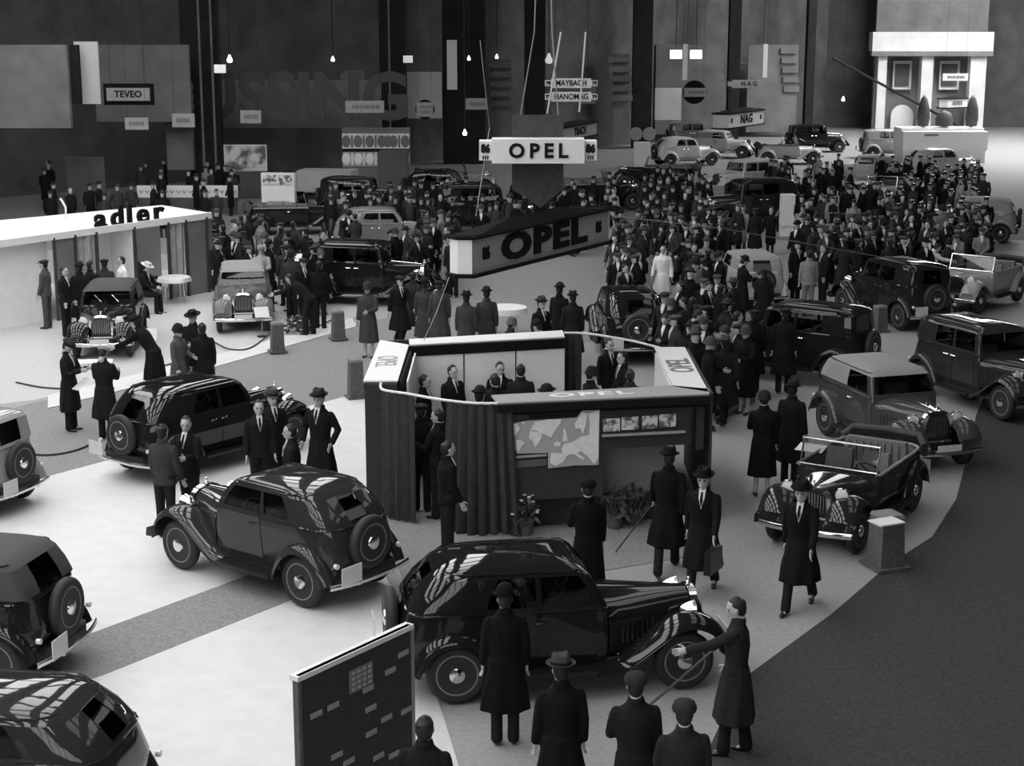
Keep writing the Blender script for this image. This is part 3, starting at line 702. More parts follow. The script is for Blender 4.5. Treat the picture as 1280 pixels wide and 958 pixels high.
# ================================================================= FAR HALL
def fy(px): return 75+(px-215)*.053
def frect(name, x0, y0, x1, y1, Y, th, m, parent=None):
    a = GY(x0, y1, Y); b = GY(x1, y0, Y)
    mb = MB().box(((a.x+b.x)/2, Y, (a.z+b.z)/2), (abs(b.x-a.x), th, abs(b.z-a.z)))
    return mb.obj(name, m, parent)
n_t = [0]
def ftrim(x0, y0, x1, y1, Y, th, m):
    n_t[0] += 1; o = frect('trim_%d' % n_t[0], x0, y0, x1, y1, Y, th, m); o['kind'] = 'structure'; return o
a0, a1 = GY(-120, 200, 68), GY(1030, 200, 121)
wall_seg('wall_gallery', (a0.x, 70), (a1.x, 122.5), 0, CEIL, .4, M_WALLDK)
# gallery fronts: pale parapets above the dark bays, broken by the piers
for x0, x1, y0, y1, m in ((-60, 84, 56, 160, M_WALLMD), (122, 236, 56, 152, M_WALLMD), (268, 476, 100, 160, M_WALLMD), (506, 552, 90, 148, M_WALLLT), (660, 745, 100, 130, M_WALLMD), (818, 902, 56, 168, M_WALLMD), (932, 998, 56, 165, M_WALLMD)):
    Y = fy((x0+x1)/2)-2; ftrim(x0, y0, x1, y1, Y, .3, m)
ftrim(79, 56, 98, 130, fy(90)-2.6, .3, M_PILLAR)
ftrim(818, 110, 852, 150, fy(835)-2.5, .2, M_WALLLT)
# dark columns
for x0, x1 in ((236, 268), (478, 506), (555, 606), (655, 682), (788, 817), (905, 928), (1000, 1022)):
    Y = fy((x0+x1)/2)-4; a = GY(x0, 300, Y); b = GY(x1, 0, Y)
    n_t[0] += 1; struct('trim_%d' % n_t[0], MB().box(((a.x+b.x)/2, Y+.5, CEIL/2), (b.x-a.x, 1.0, CEIL)), M_PILLAR)
for x in (251, 266, 487):
    Y = fy(x)-5.2; p = GY(x, 100, Y); n_t[0] += 1; struct('trim_%d' % n_t[0], MB().box((p.x, Y, 9), (.09, .05, 16)), M_WALLMD)
# piers with stepped fins above a pale shaft
for k, (x0, x1, yt, ym, yb) in enumerate(((208, 240, 62, 162, 212), (428, 455, 62, 148, 150), (612, 640, 62, 134, 136), (762, 788, 60, 127, 180), (879, 903, 60, 124, 168), (977, 996, 60, 116, 162))):
    Y = fy((x0+x1)/2)-3.2; n_t[0] += 1
    pr = frect('trim_%d' % n_t[0], x0+3, ym-60, x1-1, max(yb, ym+4), Y+.3, .5, M_WALLMD if k else M_WALLMD); pr['kind'] = 'structure'
    for q in range(5):
        yy = lerp(ym-52, ym-4, q/4); f_ = frect('fin', x0-2+q, yy-4, x1+q*.6, yy+3, Y, .5, M_WALLMD, pr)
# bright bay of the side hall
Yw = 118
ftrim(1088, -60, 1240, 172, Yw+2, .4, M_WALLMD)
for x0, x1 in ((1092, 1108), (1146, 1166), (1206, 1232)): ftrim(x0, 68, x1, 170, Yw, .8, M_WALLLT)
ftrim(1088, 40, 1240, 64, Yw-.2, 1.2, M_WALLLT); ftrim(1088, 64, 1240, 70, Yw-.4, .8, M_WALLMD)
for k, (x0, x1) in enumerate(((1115, 1140), (1173, 1200))):
    Y = Yw+1.4; n_t[0] += 1; fr = frect('window_%d' % (5+k), x0, 76, x1, 112, Y, .2, M_WALLLT); fr['kind'] = 'structure'
    frect('pane', x0+3, 80, x1-3, 108, Y-.15, .1, M_WALLDK, fr)
n_t[0] += 1
for k, xc in enumerate((1126, 1188)):
    c = GY(xc, 145, Yw+1.5); rr = GY(xc+14, 145, Yw+1.5).x-c.x; zb = GY(xc, 172, Yw+1.5).z
    poly = [(c.x+rr, zb), (c.x+rr, c.z)]+[(c.x+rr*math.cos(R(a)), c.z+rr*math.sin(R(a))) for a in range(15, 180, 15)]+[(c.x-rr, c.z), (c.x-rr, zb)]
    mb = MB().prism(poly, 0, .3); mb.V = [Vector((v.x, Yw+1.4-v.z, v.y)) for v in mb.V]
    n_t[0] += 1; struct('trim_%d' % n_t[0], mb, M_WALLLT if k == 0 else M_WALLDK)
# long dark stair rail slanting across the bright bay
a, b = GY(1040, 72, 112), GY(1200, 158, 112); n_t[0] += 1; struct('trim_%d' % n_t[0], MB().tube([a, b], .10, 6), M_PILLAR)
# lit lamps of the hall
def lamp(px, py, Y, r, label, lit=True, box=False):
    r *= 1 if box else .75
    c = GY(px, py, Y); o = empty('pendant_lamp', (c.x, Y, c.z), label=label, cat='lamp')
    m = mat('lamp_glow', .8, .6, emit=3.0) if lit else mat('lamp_dim', .8, .6, emit=.35)
    if box: MB().box((0, 0, 0), (r*2, r, r*1.5)).obj('shade', m, o)
    else: MB().lathe([(.3*r, r*1.5), (.5*r, r*.8), (r, -.2*r), (.8*r, -r), (0, -1.2*r)], n=12).obj('shade', m, o, 50)
    MB().tube([(0, 0, r*1.4), (0, 0, CEIL-c.z)], .02, 4).obj('cord', M_PILLAR, o)
lamp(287, 74, 66, .16, 'small glowing bulb hanging beside the tall dark column')
lamp(275, 86, 66, .22, 'dim square lamp shade beside the tall dark column', False, True)
lamp(416, 74, 72, .12, 'small glowing bulb over the dark gallery bay')
lamp(510, 74, 78, .22, 'dim lamp shade over the pale gallery panel', False, True)
lamp(586, 73, 82, .12, 'small glowing bulb next to the long white banner')
lamp(621, 71, 84, .12, 'small glowing bulb above the third finned pier')
lamp(686, 74, 82, .26, 'round dim lamp shade above the stacked pair of signs', False)
lamp(845, 68, 100, .34, 'bright rectangular lamp, first of the bright pair above the white cars', True, True)
lamp(870, 68, 101, .34, 'bright rectangular lamp, second of the bright pair above the white cars', True, True)
lamp(1054, 124, 108, .16, 'small oval glowing lamp in front of the far grey wall')
lamp(581, 166, 62, .12, 'low glowing bulb just beside the white numbered sign')

# ================================================================= HANGING AND STANDING SIGNS OF THE FAR HALL
def smudge(o, W, Hh, th, rows=1):
    for r_ in range(rows):
        z = Hh*(.5 if rows == 1 else .68-.34*r_); x = -W*.32
        while x < W*.32:
            w_ = W*random.choice((.05, .08, .11)); MB().box((x+w_/2, -th/2-.008, z), (w_, .012, Hh*(.34 if rows == 1 else .18))).obj('caption_mark', M_INK, o); x += w_+W*.02
BOARDS = []
def board(name, rect, Y, m, label, cat, text=None, tsize=.6, bold=.0, tm=None, width=1.0, th=.12, group=None, extra=None, space=1.0, hang=False, floor=None):
    x0, y0, x1, y1 = rect; a = GY(x0, y1, Y); b = GY(x1, y0, Y); c = (a+b)/2; W, Hh = b.x-a.x, b.z-a.z
    o = empty(name, (c.x, Y, a.z), label=label, cat=cat, group=group)
    MB().box((0, 0, Hh/2), (W, th, Hh)).obj('board', m, o)
    if a.z < 2.3: BOARDS.append((a.x-.4, b.x+.4, Y-th/2-.45, Y+th/2+.45))
    if floor: MB().box((0, .02, -a.z/2), (W*.97, th*.9, a.z)).obj('plinth', floor, o)
    if hang:
        mb = MB()
        for s in (-.4, .4): mb.tube([(W*s, 0, Hh), (W*s, 0, CEIL-a.z)], .006, 4)
        mb.obj('cable', M_PILLAR, o)['kind'] = 'stuff'
    if text == '~': smudge(o, W, Hh, th, 2 if W < 1.6*Hh else 1)
    elif text: put_text(text, Hh*tsize, Matrix.Translation((0, -th/2-.01, Hh/2)) @ Matrix.Rotation(PI/2, 4, 'X'), o, bold*Hh, width, tm, .01, space)
    return o, W, Hh
board('hanging_banner', (97, 52, 122, 130), fy(110)-3, M_SIGNW, 'long white cloth banner hanging on the gallery next to a dark strip', 'banner', hang=True)
board('hanging_banner', (559, 50, 571, 112), fy(565)-6, M_SIGNW, 'narrow white cloth banner between two dark columns', 'banner', hang=True)
board('hanging_banner', (853, 55, 860, 100), 98, M_SIGNW, 'narrow pale banner hanging between the bright rectangular lamps', 'banner', hang=True)
board('hanging_banner', (953, 55, 960, 97), 104, M_SIGNW, 'narrow pale banner above the small white three-letter sign', 'banner', hang=True)
o, W, Hh = board('hanging_sign', (134, 110, 187, 126), 66, M_SIGNG, 'grey oblong hanging sign with five dark letters on the gallery', 'sign', 'TEVEO', .72, .02, hang=True)
MB().box((0, .1, Hh/2), (W+.3, .06, Hh+.35)).obj('frame', M_SIGND, o)
board('small_sign', (157, 147, 185, 162), 64, M_SIGNG, 'small grey sign hanging below the five-letter sign', 'sign', '~', hang=True)
board('small_sign', (216, 142, 243, 159), 66, M_SIGNG, 'small grey sign just before the tall dark column', 'sign', '~', hang=True)
board('small_sign', (301, 138, 326, 154), 68, M_SIGNG, 'small grey sign past the tall dark column over the picture', 'sign', '~', hang=True)
board('fascia_sign', (432, 126, 480, 141), 70, M_SIGNG, 'long grey sign board beside the second dark column', 'sign', '~', hang=True)
o, W, Hh = board('round_topped_sign', (521, 128, 541, 146), 74, M_SIGNG, 'dark-framed round-topped sign on the pale gallery panel', 'sign', '~', hang=True)
MB().lathe([(W*.6, 0), (W*.6, .08), (0, .08)], (0, .14, Hh*.5), axis='Y', n=20).obj('frame', M_SIGND, o)
board('small_sign', (582, 123, 609, 137), 76, M_SIGNG, 'small grey sign near the third dark column', 'sign', '~', hang=True)
big = text_mesh('BUSSING', 3.0, .06, .10, 1.0, mat('faint_letter', .10, .95))
o = empty('wall_lettering', (GY(352, 124, 76).x, 76.4, GY(352, 124, 76).z-1), label='huge faint dark letters along the dim gallery front', cat='lettering')
lt = ob('lettering', big, o); lt.matrix_local = Matrix.Translation((0, 0, 1)) @ Matrix.Rotation(PI/2, 4, 'X')
# stacked pair of white ended signs on two long cables
for k, (t, y0, y1) in enumerate((('MAYBACH', 98, 110), ('HANOMAG', 115, 127))):
    o, W, Hh = board('hanging_sign', (689, y0, 739, y1), 62, M_SIGNW, ['upper', 'lower'][k]+' white sign of the stacked pair hanging on cables', 'sign', t, .82, .018, width=.85, group='stacked pair of white signs', hang=True)
    for s in (-1, 1):
        e = MB().box((s*(W/2+.12), 0, Hh/2), (.24, .12, Hh*.6)).obj('number_end', M_SIGNW, o)
        put_text('79', Hh*.5, Matrix.Translation((s*(W/2+.12), -.075, Hh/2)) @ Matrix.Rotation(PI/2, 4, 'X'), e, .01)
def cable(name, pts, label, r=.02, m=None): return tag(MB().tube(pts, r, 5).obj(name, m or M_WIRE, None, 50), label, 'cable')
cable('cable', [GY(701, 40, 61.8), GY(684, 142, 61.8)], 'thin pale cable passing the first letters of the stacked signs', .035, M_SIGNW)
cable('cable', [GY(732, 40, 61.8), GY(726, 120, 61.8), GY(724, 140, 61.8)], 'thin pale cable passing the last letters of the stacked signs', .035, M_SIGNW)
# big lozenge signs: long faces with pointed ends and a dark hipped top
def lozenge(pts_face, Ys, text, tsz, label, face_m, end_w, num=None, bold=.02, width=1.0, thick=1.0, numsz=.4, ends_white=True):
    """pts_face: pixels of the near face: left-top, left-bottom, right-bottom, right-top, depths Ys=(left,right)"""
    lt, lb, rb, rt = [GY(p[0], p[1], y) for p, y in zip(pts_face, (Ys[0], Ys[0], Ys[1], Ys[1]))]
    zt = (lt.z+rt.z)/2; zb = (lb.z+rb.z)/2; L = Vector((lt.x, Ys[0], 0)); Rr = Vector((rt.x, Ys[1], 0)); u = (Rr-L).normalized(); n = Vector((-u.y, u.x, 0)); W = (Rr-L).length
    o = empty('lozenge_sign', (L.x, L.y, zb), math.atan2(u.y, u.x), label=label, cat='sign'); Hh = zt-zb
    fm = MB().box((W/2, .06, Hh/2), (W, .10, Hh)).obj('face', face_m, o); MB().box((W/2, thick-.06, Hh/2), (W, .10, Hh)).obj('face', face_m, o)
    for s, x0 in ((-1, 0), (1, W)):
        tip = (x0+s*end_w, thick/2)
        for y0 in (0, thick):
            mb = MB().prism([(x0, y0), tip, (tip[0]-s*.12, tip[1]), (x0-s*.02, abs(y0-.1))], 0, Hh); mb.obj('end_panel', M_SIGNW if ends_white else face_m, o)
    rim = [( -end_w-.03, thick/2), (-.02, -.05), (W+.02, -.05), (W+end_w+.03, thick/2), (W+.02, thick+.05), (-.02, thick+.05)]
    V = [(x, y, Hh) for x, y in rim]+[(W*.33, thick/2, Hh+.30*Hh), (W*.67, thick/2, Hh+.30*Hh)]
    MB().add(V, [(0,1,6), (1,2,7,6), (2,3,7), (3,4,7), (4,5,6,7), (5,0,6), (5,4,3,2,1,0)]).obj('top_cover', M_SIGND, o)
    mb = MB(); mb.tube([Vector((x, y, -.01)) for x, y in rim+rim[:1]], .035, 4); mb.tube([Vector((x, y, Hh+.01)) for x, y in rim+rim[:1]], .035, 4); mb.obj('edge_band', M_SIGND, o, 40)
    MB().prism(rim, -.04, -.0).obj('underside', M_SIGND, o)
    Fm = Matrix.Translation((W/2, -.0, Hh*.5)) @ Matrix.Rotation(PI/2, 4, 'X')
    if text: put_text(text, Hh*tsz, Fm, o, bold*Hh, width, space=1.12)
    else:
        for k in range(5): MB().box((W*(.28+.1*k), -.01, Hh*.5), (W*.07, .02, Hh*.45)).obj('caption_mark', M_INK, o)
    if num:
        for x_ in (.09, .91): put_text(num, Hh*numsz, Matrix.Translation((W*x_, 0, Hh*.5)) @ Matrix.Rotation(PI/2, 4, 'X'), fm, .03*Hh, .8)
    return o, W, Hh
lozenge(((590, 296), (590, 346), (762, 300), (762, 263)), (25.4, 29.6), 'OPEL', .98, 'large grey lozenge-shaped hanging sign with dark hipped top over the curtained stand', M_SIGNG, .10, '86', bold=.05, width=2.05, thick=.42, numsz=.42)
lozenge(((911, 142), (911, 160), (955, 155), (955, 138)), (76, 80), 'NAG', .85, 'pointed grey three-letter hanging sign with dark top in the far hall', M_SIGNW, .35, 'N', bold=.03, width=1.2, thick=.8)
lozenge(((704, 157), (704, 174), (746, 170), (746, 155)), (66, 70), 'YBACH', .85, 'pointed sign half hidden behind the dark cloth of the upper white sign', M_SIGNG, .4, None, bold=.02, width=.95, thick=.6, ends_white=False)
o, W, Hh = board('hanging_sign', (915, 100, 957, 110), 78, M_SIGNW, 'small white three-letter sign hanging over the pointed one', 'sign', 'N A G', .75, .02, hang=True)
for s in (-1, 1): MB().box((s*(W/2+.1), 0, Hh/2), (.22, .12, Hh*.6)).obj('number_end', M_SIGNW, o)
o, W, Hh = board('hanging_sign', (1178, 92, 1210, 101), 100, M_SIGNW, 'small white sign hung against the bright bay', 'sign', '~', hang=True)
lozenge(((1185, 124), (1185, 135), (1210, 134), (1210, 123)), (98, 99), '', .55, 'small pointed sign with dark hipped top hung against the bright bay', M_SIGNW, .3, None, thick=.8, ends_white=True)
o, W, Hh = board('fascia_sign', (855, 110, 882, 121), 94, M_SIGNG, 'dark-framed grey sign in front of the bright gallery window', 'sign', '~', hang=True)
MB().lathe([(W*.55, 0), (W*.55, .08), (0, .08)], (0, .15, Hh*.5), axis='Y', n=20).obj('frame', M_SIGND, o)
# upper white sign with numbered ends on its dark cloth pennant
Ys = 27.9; o, W, Hh = board('hanging_sign', (615, 173, 730, 203), Ys, M_SIGNW, 'long white hanging sign on a dark cloth pennant above the lozenge sign', 'sign', 'OPEL', .82, .028, space=1.45, th=.5)
for s in (-1, 1):
    e = MB().box((s*(W/2+.11), .1, Hh*.5), (.22, .42, Hh*.80)).obj('number_end', M_SIGNW, o)
    put_text('86', Hh*.46, Matrix.Translation((s*(W/2+.11), -.125, Hh*.58)) @ Matrix.Rotation(PI/2, 4, 'X'), e, .012, .8)
    for q in (-.04, .0, .04): MB().box((s*(W/2+.11)+q, -.12, Hh*.22), (.022, .012, Hh*.16)).obj('caption_mark', M_BLACK, e)
c0 = GY(672.5, 203, Ys)
def lc(px, py): p = GY(px, py, Ys); return (p.x-o.location.x, p.z-o.location.z)
for nm, poly in (('pennant', [lc(640, 145), lc(705, 145), lc(705, 238), lc(676, 262), (lc(640, 238))]),):
    mb = MB().prism([p for p in reversed(poly)], -.03, .03); mb.V = [Vector((v.x, v.z+.29, v.y)) for v in mb.V]; mb.obj(nm, mat('pennant_cloth', .06, .95, noise_amp=.2, noise_scale=10), o)
cable('cable', [GY(650, 148, Ys+.3), GY(668, 40, Ys+.3), GY(676, -200, Ys+.3)], 'steel cable holding up one corner of the dark pennant', .012)
cable('cable', [GY(698, 148, Ys+.3), GY(690, 40, Ys+.3), GY(684, -200, Ys+.3)], 'steel cable holding up the other corner of the dark pennant', .012)
cable('stay_wire', [GY(765, 270, 27.5), GY(900, 285, 33), GY(1232, 345, 41)], 'thin dark stay wire running from the lozenge sign over the crowd', .008)
cable('stay_wire', [GY(600, 50, 30), GY(612, 160, 30), GY(595, 270, 27)], 'thin wire running down past the numbered end of the white sign', .008)
cable('stay_wire', [GY(562, 345, 26), GY(545, 392, 25.5), GY(530, 425, 25)], 'thin bright wire slanting down from the lozenge sign to the stand wall', .008)

# booth and boards behind the crowd
o, W, Hh = board('exhibition_booth', (430, 160, 512, 235), 72, M_WALLMD, 'tall pale booth wall with two rows of round emblems behind the crowd', 'booth', th=.6, floor=M_WALLMD)
for r_, y_ in ((0, 176), (1, 198)):
    z_ = GY(470, y_+0, 72).z-o.location.z
    MB().box((0, -.34, z_), (W, .06, .68)).obj('fascia_strip', M_SIGNW if r_ == 0 else M_SIGNG, o)
    for k in range(11):
        x_ = -W*.44+k*W*.088; e_ = MB()
        if k in (1, 3, 5, 9): e_.box((x_, -.40, z_), (.09, .04, .52))
        else: e_.lathe([(.13, 0), (.20, .03), (.13, .06)], (x_, -.42, 0), axis='Y', n=14); e_.V = [Vector((v.x, v.y, v.z*1.35+z_)) for v in e_.V]
        e_.obj('letter', M_SIGNW if r_ else M_WALLMD, o)
MB().box((0, -.36, GY(470, 187, 72).z-o.location.z), (W, .05, .14)).obj('dark_line', M_BLACK, o)
MB().box((W*.28, -1.2, .9), (W*.42, 1.6, 1.7)).obj('cabin', M_WALLDK, o)
o, W, Hh = board('landscape_picture', (281, 181, 333, 214), 72, M_SIGNW, 'pale landscape picture standing between the dark column and the emblem booth', 'picture', floor=M_WALLDK)
m = MATS['white_sign_face'].copy(); m.name = 'landscape_print'; nt = m.node_tree; nz = nt.nodes.new('ShaderNodeTexNoise'); nz.inputs['Scale'].default_value = 1.8; nz.inputs['Detail'].default_value = 8
cr = nt.nodes.new('ShaderNodeValToRGB'); cr.color_ramp.elements[0].position = .42; cr.color_ramp.elements[0].color = grey(.12); cr.color_ramp.elements[1].position = .55; cr.color_ramp.elements[1].color = grey(.7)
tc = nt.nodes.new('ShaderNodeTexCoord'); nt.links.new(tc.outputs['Object'], nz.inputs['Vector']); nt.links.new(nz.outputs['Fac'], cr.inputs[0]); nt.links.new(cr.outputs[0], nt.nodes['Principled BSDF'].inputs['Base Color'])
M_PHOTO = m; MB().box((0, -.08, Hh/2), (W*.96, .02, Hh*.94)).obj('print', M_PHOTO, o)
board('dark_partition', (86, 196, 130, 262), 66, M_WALLDK, floor=M_WALLDK, label= 'plain dark grey partition standing behind the flat-roofed pavilion', cat='partition')
board('long_parapet', (172, 232, 297, 247), 66, M_SIGNW, 'long low white parapet with dark garlands behind the pavilion', 'parapet', floor=M_WALLDK)
pp = [x for x in bpy.data.objects if x.name.startswith('long_parapet')][0]
for k in range(16):
    x_ = -1.9+k*.255
    MB().tube([(x_-.07, -.08, .30), (x_, -.08, .18), (x_+.07, -.08, .30)], .02, 4).obj('garland', M_INK, pp)
wc, W, Hh = board('white_counter', (1122, 163, 1228, 186), 92, M_SIGNW, 'long low white stand with dark caption in front of the bright bay', 'stand', th=2.4, floor=M_SIGNW)
MB().box((-W*.17, -1.22, Hh*.82), (W*.16, .03, .12)).obj('caption', M_INK, wc)
MB().box((0, .4, Hh+.08), (W*.98, 1.8, .14)).obj('top_slab', M_SIGNW, wc)
for k, (px, py) in enumerate(((1149, 160), (1175, 160), (1209, 160))):
    c = GY(px, py, 93); t = empty('clipped_tree', (c.x, 92.2, Hh+.16+wc.location.z), label='dark clipped evergreen on the long white stand, %s' % ('beside the pale arch', 'in the middle of the row', 'at the end past the pointed sign')[k], cat='plant', group='evergreens on the white stand')
    MB().lathe([(0, 0), (.5, .1), (.62, .6), (.55, 1.3), (.3, 2.0), (0, 2.3)] if k != 1 else [(0, 0), (.8, .1), (.8, .6), (.6, 1.0), (0, 1.2)], n=10).obj('foliage', M_LEAF, t, 60)
    MB().tube([(0, 0, 0), (0, 0, .2)], .08, 6).obj('stem', M_FURN, t); t.scale = (.62, .62, .8)
board('low_wall', (808, 232, 905, 252), 70, M_SIGNG, 'low grey wall of a raised stand behind the white saloon', 'wall', th=.3)
board('low_wall', (700, 222, 760, 254), 69, M_WALLMD, 'low grey wall showing below the white numbered sign', 'wall', th=.3)
board('low_white_wall', (560, 270, 568, 280), 56, M_SIGNG, 'short pale panel beside the lozenge sign', 'panel', th=.3, floor=M_WALLMD)
board('pale_pylon', (975, 243, 993, 282), 59, M_SIGNW, 'pale upright pylon behind the dark saloon in the crowd', 'pylon', th=.5, floor=M_SIGNW)
board('low_white_wall', (413, 275, 452, 298), 56.5, M_SIGNW, 'low white wall beside the two-tone rounded saloon', 'wall', th=.25, floor=M_SIGNW)
# petrol pump like twin disc stand
c = G(683+117, 205); 
o = empty('twin_disc_stand', (G(802, 210).x, G(802, 210).y, 0), label='white pedestal carrying two round pale discs in the crowd', cat='pedestal')
MB().box((0, 0, .7), (.9, .5, 1.4)).obj('pedestal', M_SIGNW, o)
for s in (-.36, .36): MB().lathe([(.34, -.06), (.36, 0), (.34, .06)], (s, -.2, 1.85), axis='Y', n=18).obj('disc', M_SIGNG, o, 40)

# ================================================================= PALE PAVILION WITH LETTERS
ZR = 2.30
def at(px, py, z): return G(px, py, z)
pav = empty('pavilion', (G(166, 366).x, G(166, 366).y, 0), label='flat-roofed white pavilion with large dark letters on its roof edge', cat='pavilion')
po = pav.location.copy()
fl, frr = at(-60, 309, ZR), at(263, 266, ZR); bl, br = at(-60, 281, ZR), at(202, 256.5, ZR)
MB().prism([(p.x-po.x, p.y-po.y) for p in (fl, frr, br, bl)], ZR-.10, ZR).obj('roof', M_WHITE, pav)
u = (frr-fl); u.z = 0; LW = u.length; u.normalize(); n_ = Vector((-u.y, u.x, 0)); ang = math.atan2(u.y, u.x)
def along(px):
    """position on the pavilion front line seen at pixel column px"""
    best = min((abs(640+F*(fl+u*LW*t/400).x/((fl+u*LW*t/400).y*CT+(H-ZR)*ST)-px), t) for t in range(401)); return fl+u*LW*best[1]/400
def wallpiece(nm, px0, px1, m, off=0.0, th=.06, z0=0, z1=ZR-.1, par=pav, fold=False):
    a, b = along(px0)+n_*off, along(px1)+n_*off; d = b-a; mb = MB()
    if fold:
        k = max(6, int(d.length/.05)); pts = [a+d*(i/k)+n_*(.035*math.sin(i*1.3)+.02*math.sin(i*.55)) for i in range(k+1)]
        mb.grid([[Vector((p.x-po.x, p.y-po.y, z)) for p in pts] for z in (z0+.02, z1)], th=.012)
    else:
        c = (a+b)/2; mb.box((c.x-po.x, c.y-po.y, (z0+z1)/2), (d.length, th, z1-z0), rz=ang)
    return mb.obj(nm, m, par, 40 if fold else None)
wallpiece('fascia', -60, 262, M_WHITE, -.02, .10, ZR-.16, ZR+.02)
for x in (65, 91, 118, 165.5, 208, 230, 256): wallpiece('post', x-1, x+1, M_FURN, -.05, .08)
wallpiece('wall_panel', 66, 90, M_WALLMD); wallpiece('wall_panel', 231, 255, M_WALLMD); wallpiece('wall_panel', 257, 263, M_WALLMD)
wallpiece('wall_panel', -55, 64, M_WHITE, .25)
wallpiece('curtain', 93, 117, M_LCURT, fold=True); wallpiece('curtain', 210, 229, M_LCURT, fold=True)
wallpiece('inner_wall', 100, 164, M_WHITE, .9); wallpiece('inner_wall', 166, 250, M_WHITE, 1.7)
a, b = along(165.5), along(165.5)+n_*2.2; c = (a+b)/2
MB().box((c.x-po.x, c.y-po.y, ZR/2-.05), (2.2, .05, ZR-.1), rz=ang+PI/2).obj('inner_wall', M_WHITE, pav)
# letters standing on the roof edge
x_l = {'a': 128, 'd': 149, 'l': 164.5, 'e': 181, 'r': 200}
for ch, px in x_l.items():
    p = along(px)-po+n_*.06; p.z = ZR+.20
    put_text(ch, .78, Matrix.Translation(p) @ Matrix.Rotation(ang, 4, 'Z') @ Matrix.Rotation(PI/2, 4, 'X'), pav, .022, 1.2, depth=.04, name='letter')
rl = G(83, 275, ZR); rt = empty('roof_spotlight', (rl.x, rl.y, ZR), label='thin bent white spotlight standing on the pavilion roof', cat='lamp')
MB().lathe([(.12, 0), (.12, .02), (0, .04)], n=10).obj('base', M_SIGNW, rt); MB().tube([(0, 0, .02), (0, 0, .35), (-.10, 0, .55), (-.14, 0, .60)], .03, 6).obj('stem', M_SIGNW, rt)
# seated corner: bench, table
def table_round(px, py, label, r=.42, h=.72, cloth=True):
    g = G(px, py); t = empty('round_table', (g.x, g.y, 0.0), label=label, cat='table')
    MB().lathe([(r, h-.03), (r, h), (0, h)], n=24).obj('tabletop', M_FURN, t, 40)
    for a in (45, 135, 225, 315): MB().tube([(r*.7*math.cos(R(a)), r*.7*math.sin(R(a)), h-.03), (r*.78*math.cos(R(a)), r*.78*math.sin(R(a)), 0.01)], .018, 6).obj('leg', M_CHROME, t, 40)
    return t, g
t, g = table_round(219, 378, 'small round table with thin legs in front of the pavilion')
tc_ = MB(); Pm = []
for k, (r_, z_) in enumerate(((0.01, .727), (.40, .727), (.44, .715), (.47, .60))):
    Pm.append([(r_*(1+(.05*math.sin(j*PI/3) if k == 3 else 0))*math.cos(j*PI/12), r_*math.sin(j*PI/12)*(1+(.05*math.sin(j*PI/3) if k == 3 else 0)), z_) for j in range(25)])
o = tc_.grid(Pm, th=.006).obj('tablecloth', M_PAPER, None, 60); o.location = (g.x, g.y, 0.0); tag(o, 'white cloth lying on the small round table at the pavilion', 'tablecloth')
def chair(px, py, deg, label, group=None):
    g = G(px, py); t = empty('chair', (g.x, g.y, 0), R(deg), label=label, cat='chair', group=group)
    MB().box((0, 0, .44), (.44, .44, .06)).obj('seat', M_FURN, t)
    MB().box((-.21, 0, .72), (.04, .42, .34)).obj('backrest', M_FURN, t)
    for x in (-.19, .19):
        for y in (-.19, .19): MB().box((x, y, .21 if x > 0 else .36), (.035, .035, .41 if x > 0 else .70)).obj('leg', M_FURN, t)
    return g
chair(186, 366, -20, 'dark wooden chair under the man with the straw hat')
# ================================================================= CURTAINED INFORMATION STAND
ZS = 2.1
sg = G(620, 504, ZS)
stand = empty('information_stand', (sg.x, sg.y, 0), label='open-topped information stand with dark curtains, a world map and white inner walls', cat='stand'); so = stand.location.copy()
def S2(px, py, z=ZS): p = G(px, py, z); return (p.x-so.x, p.y-so.y)
def top_board(nm, pix, m=M_SIGNG, th=.025): return MB().prism([S2(*p) for p in pix], ZS-th, ZS).obj(nm, m, stand)
lb = top_board('side_top_board', [(454, 476), (497, 476), (511, 431), (475, 425)], M_SIGNW)
bb = top_board('back_top_board', [(512, 431), (706, 421), (703, 413), (511, 424)], M_SIGNW)
fb = top_board('front_top_board', [(622, 504), (887, 492.5), (886, 486), (840, 482), (614, 494)], mat('stand_grey_top', .34, .8))
rb = top_board('side_top_board', [(886, 490), (856, 434), (818, 434), (841, 483)], M_SIGNW)
# lettering lying flat on the boards
def flat_text(txt, size, pc, px, par, m, w=1.0, bold=.0, sp=1.0):
    c = Vector((*S2(*pc), ZS+.004)); d = Vector((*S2(*px), ZS+.004))-c
    put_text(txt, size, plane_frame(c, d, Vector((0, 0, 1)).cross(d)), par, bold, w, m, .004, sp)
flat_text('OPEL', .30, (738, 493.0), (800, 490.4), fb, M_SIGNW, 1.7, .008, 1.15)
flat_text('OPEL', .50, (482, 452), (474, 479), lb, M_SIGNG, .75)
flat_text('OPEL', .55, (851, 457), (839, 436), rb, M_INK, .85, .008)
def bar(nm, a, b, z0, z1, m, th=.05, par=stand, off=0.0):
    a, b = Vector((*S2(*a), 0)), Vector((*S2(*b), 0)); d = b-a; nn = Vector((-d.y, d.x, 0)).normalized()*off; c = (a+b)/2+nn
    return MB().box((c.x, c.y, (z0+z1)/2), (d.length, th, z1-z0), rz=math.atan2(d.y, d.x)).obj(nm, m, par)
bar('end_wall', (456, 478), (496, 478), 0, ZS-.025, M_WOODDK, .06)
bar('side_wall', (455, 476), (477, 427), 0, ZS-.025, M_WOODDK, .05, off=-.03)
bar('side_wall', (499, 470), (513, 433), 0, ZS-.09, M_CURT, .04)
bar('dark_fascia', (455, 477.5), (497, 477.5), ZS-.12, ZS-.025, M_BLACK, .03, off=-.03)
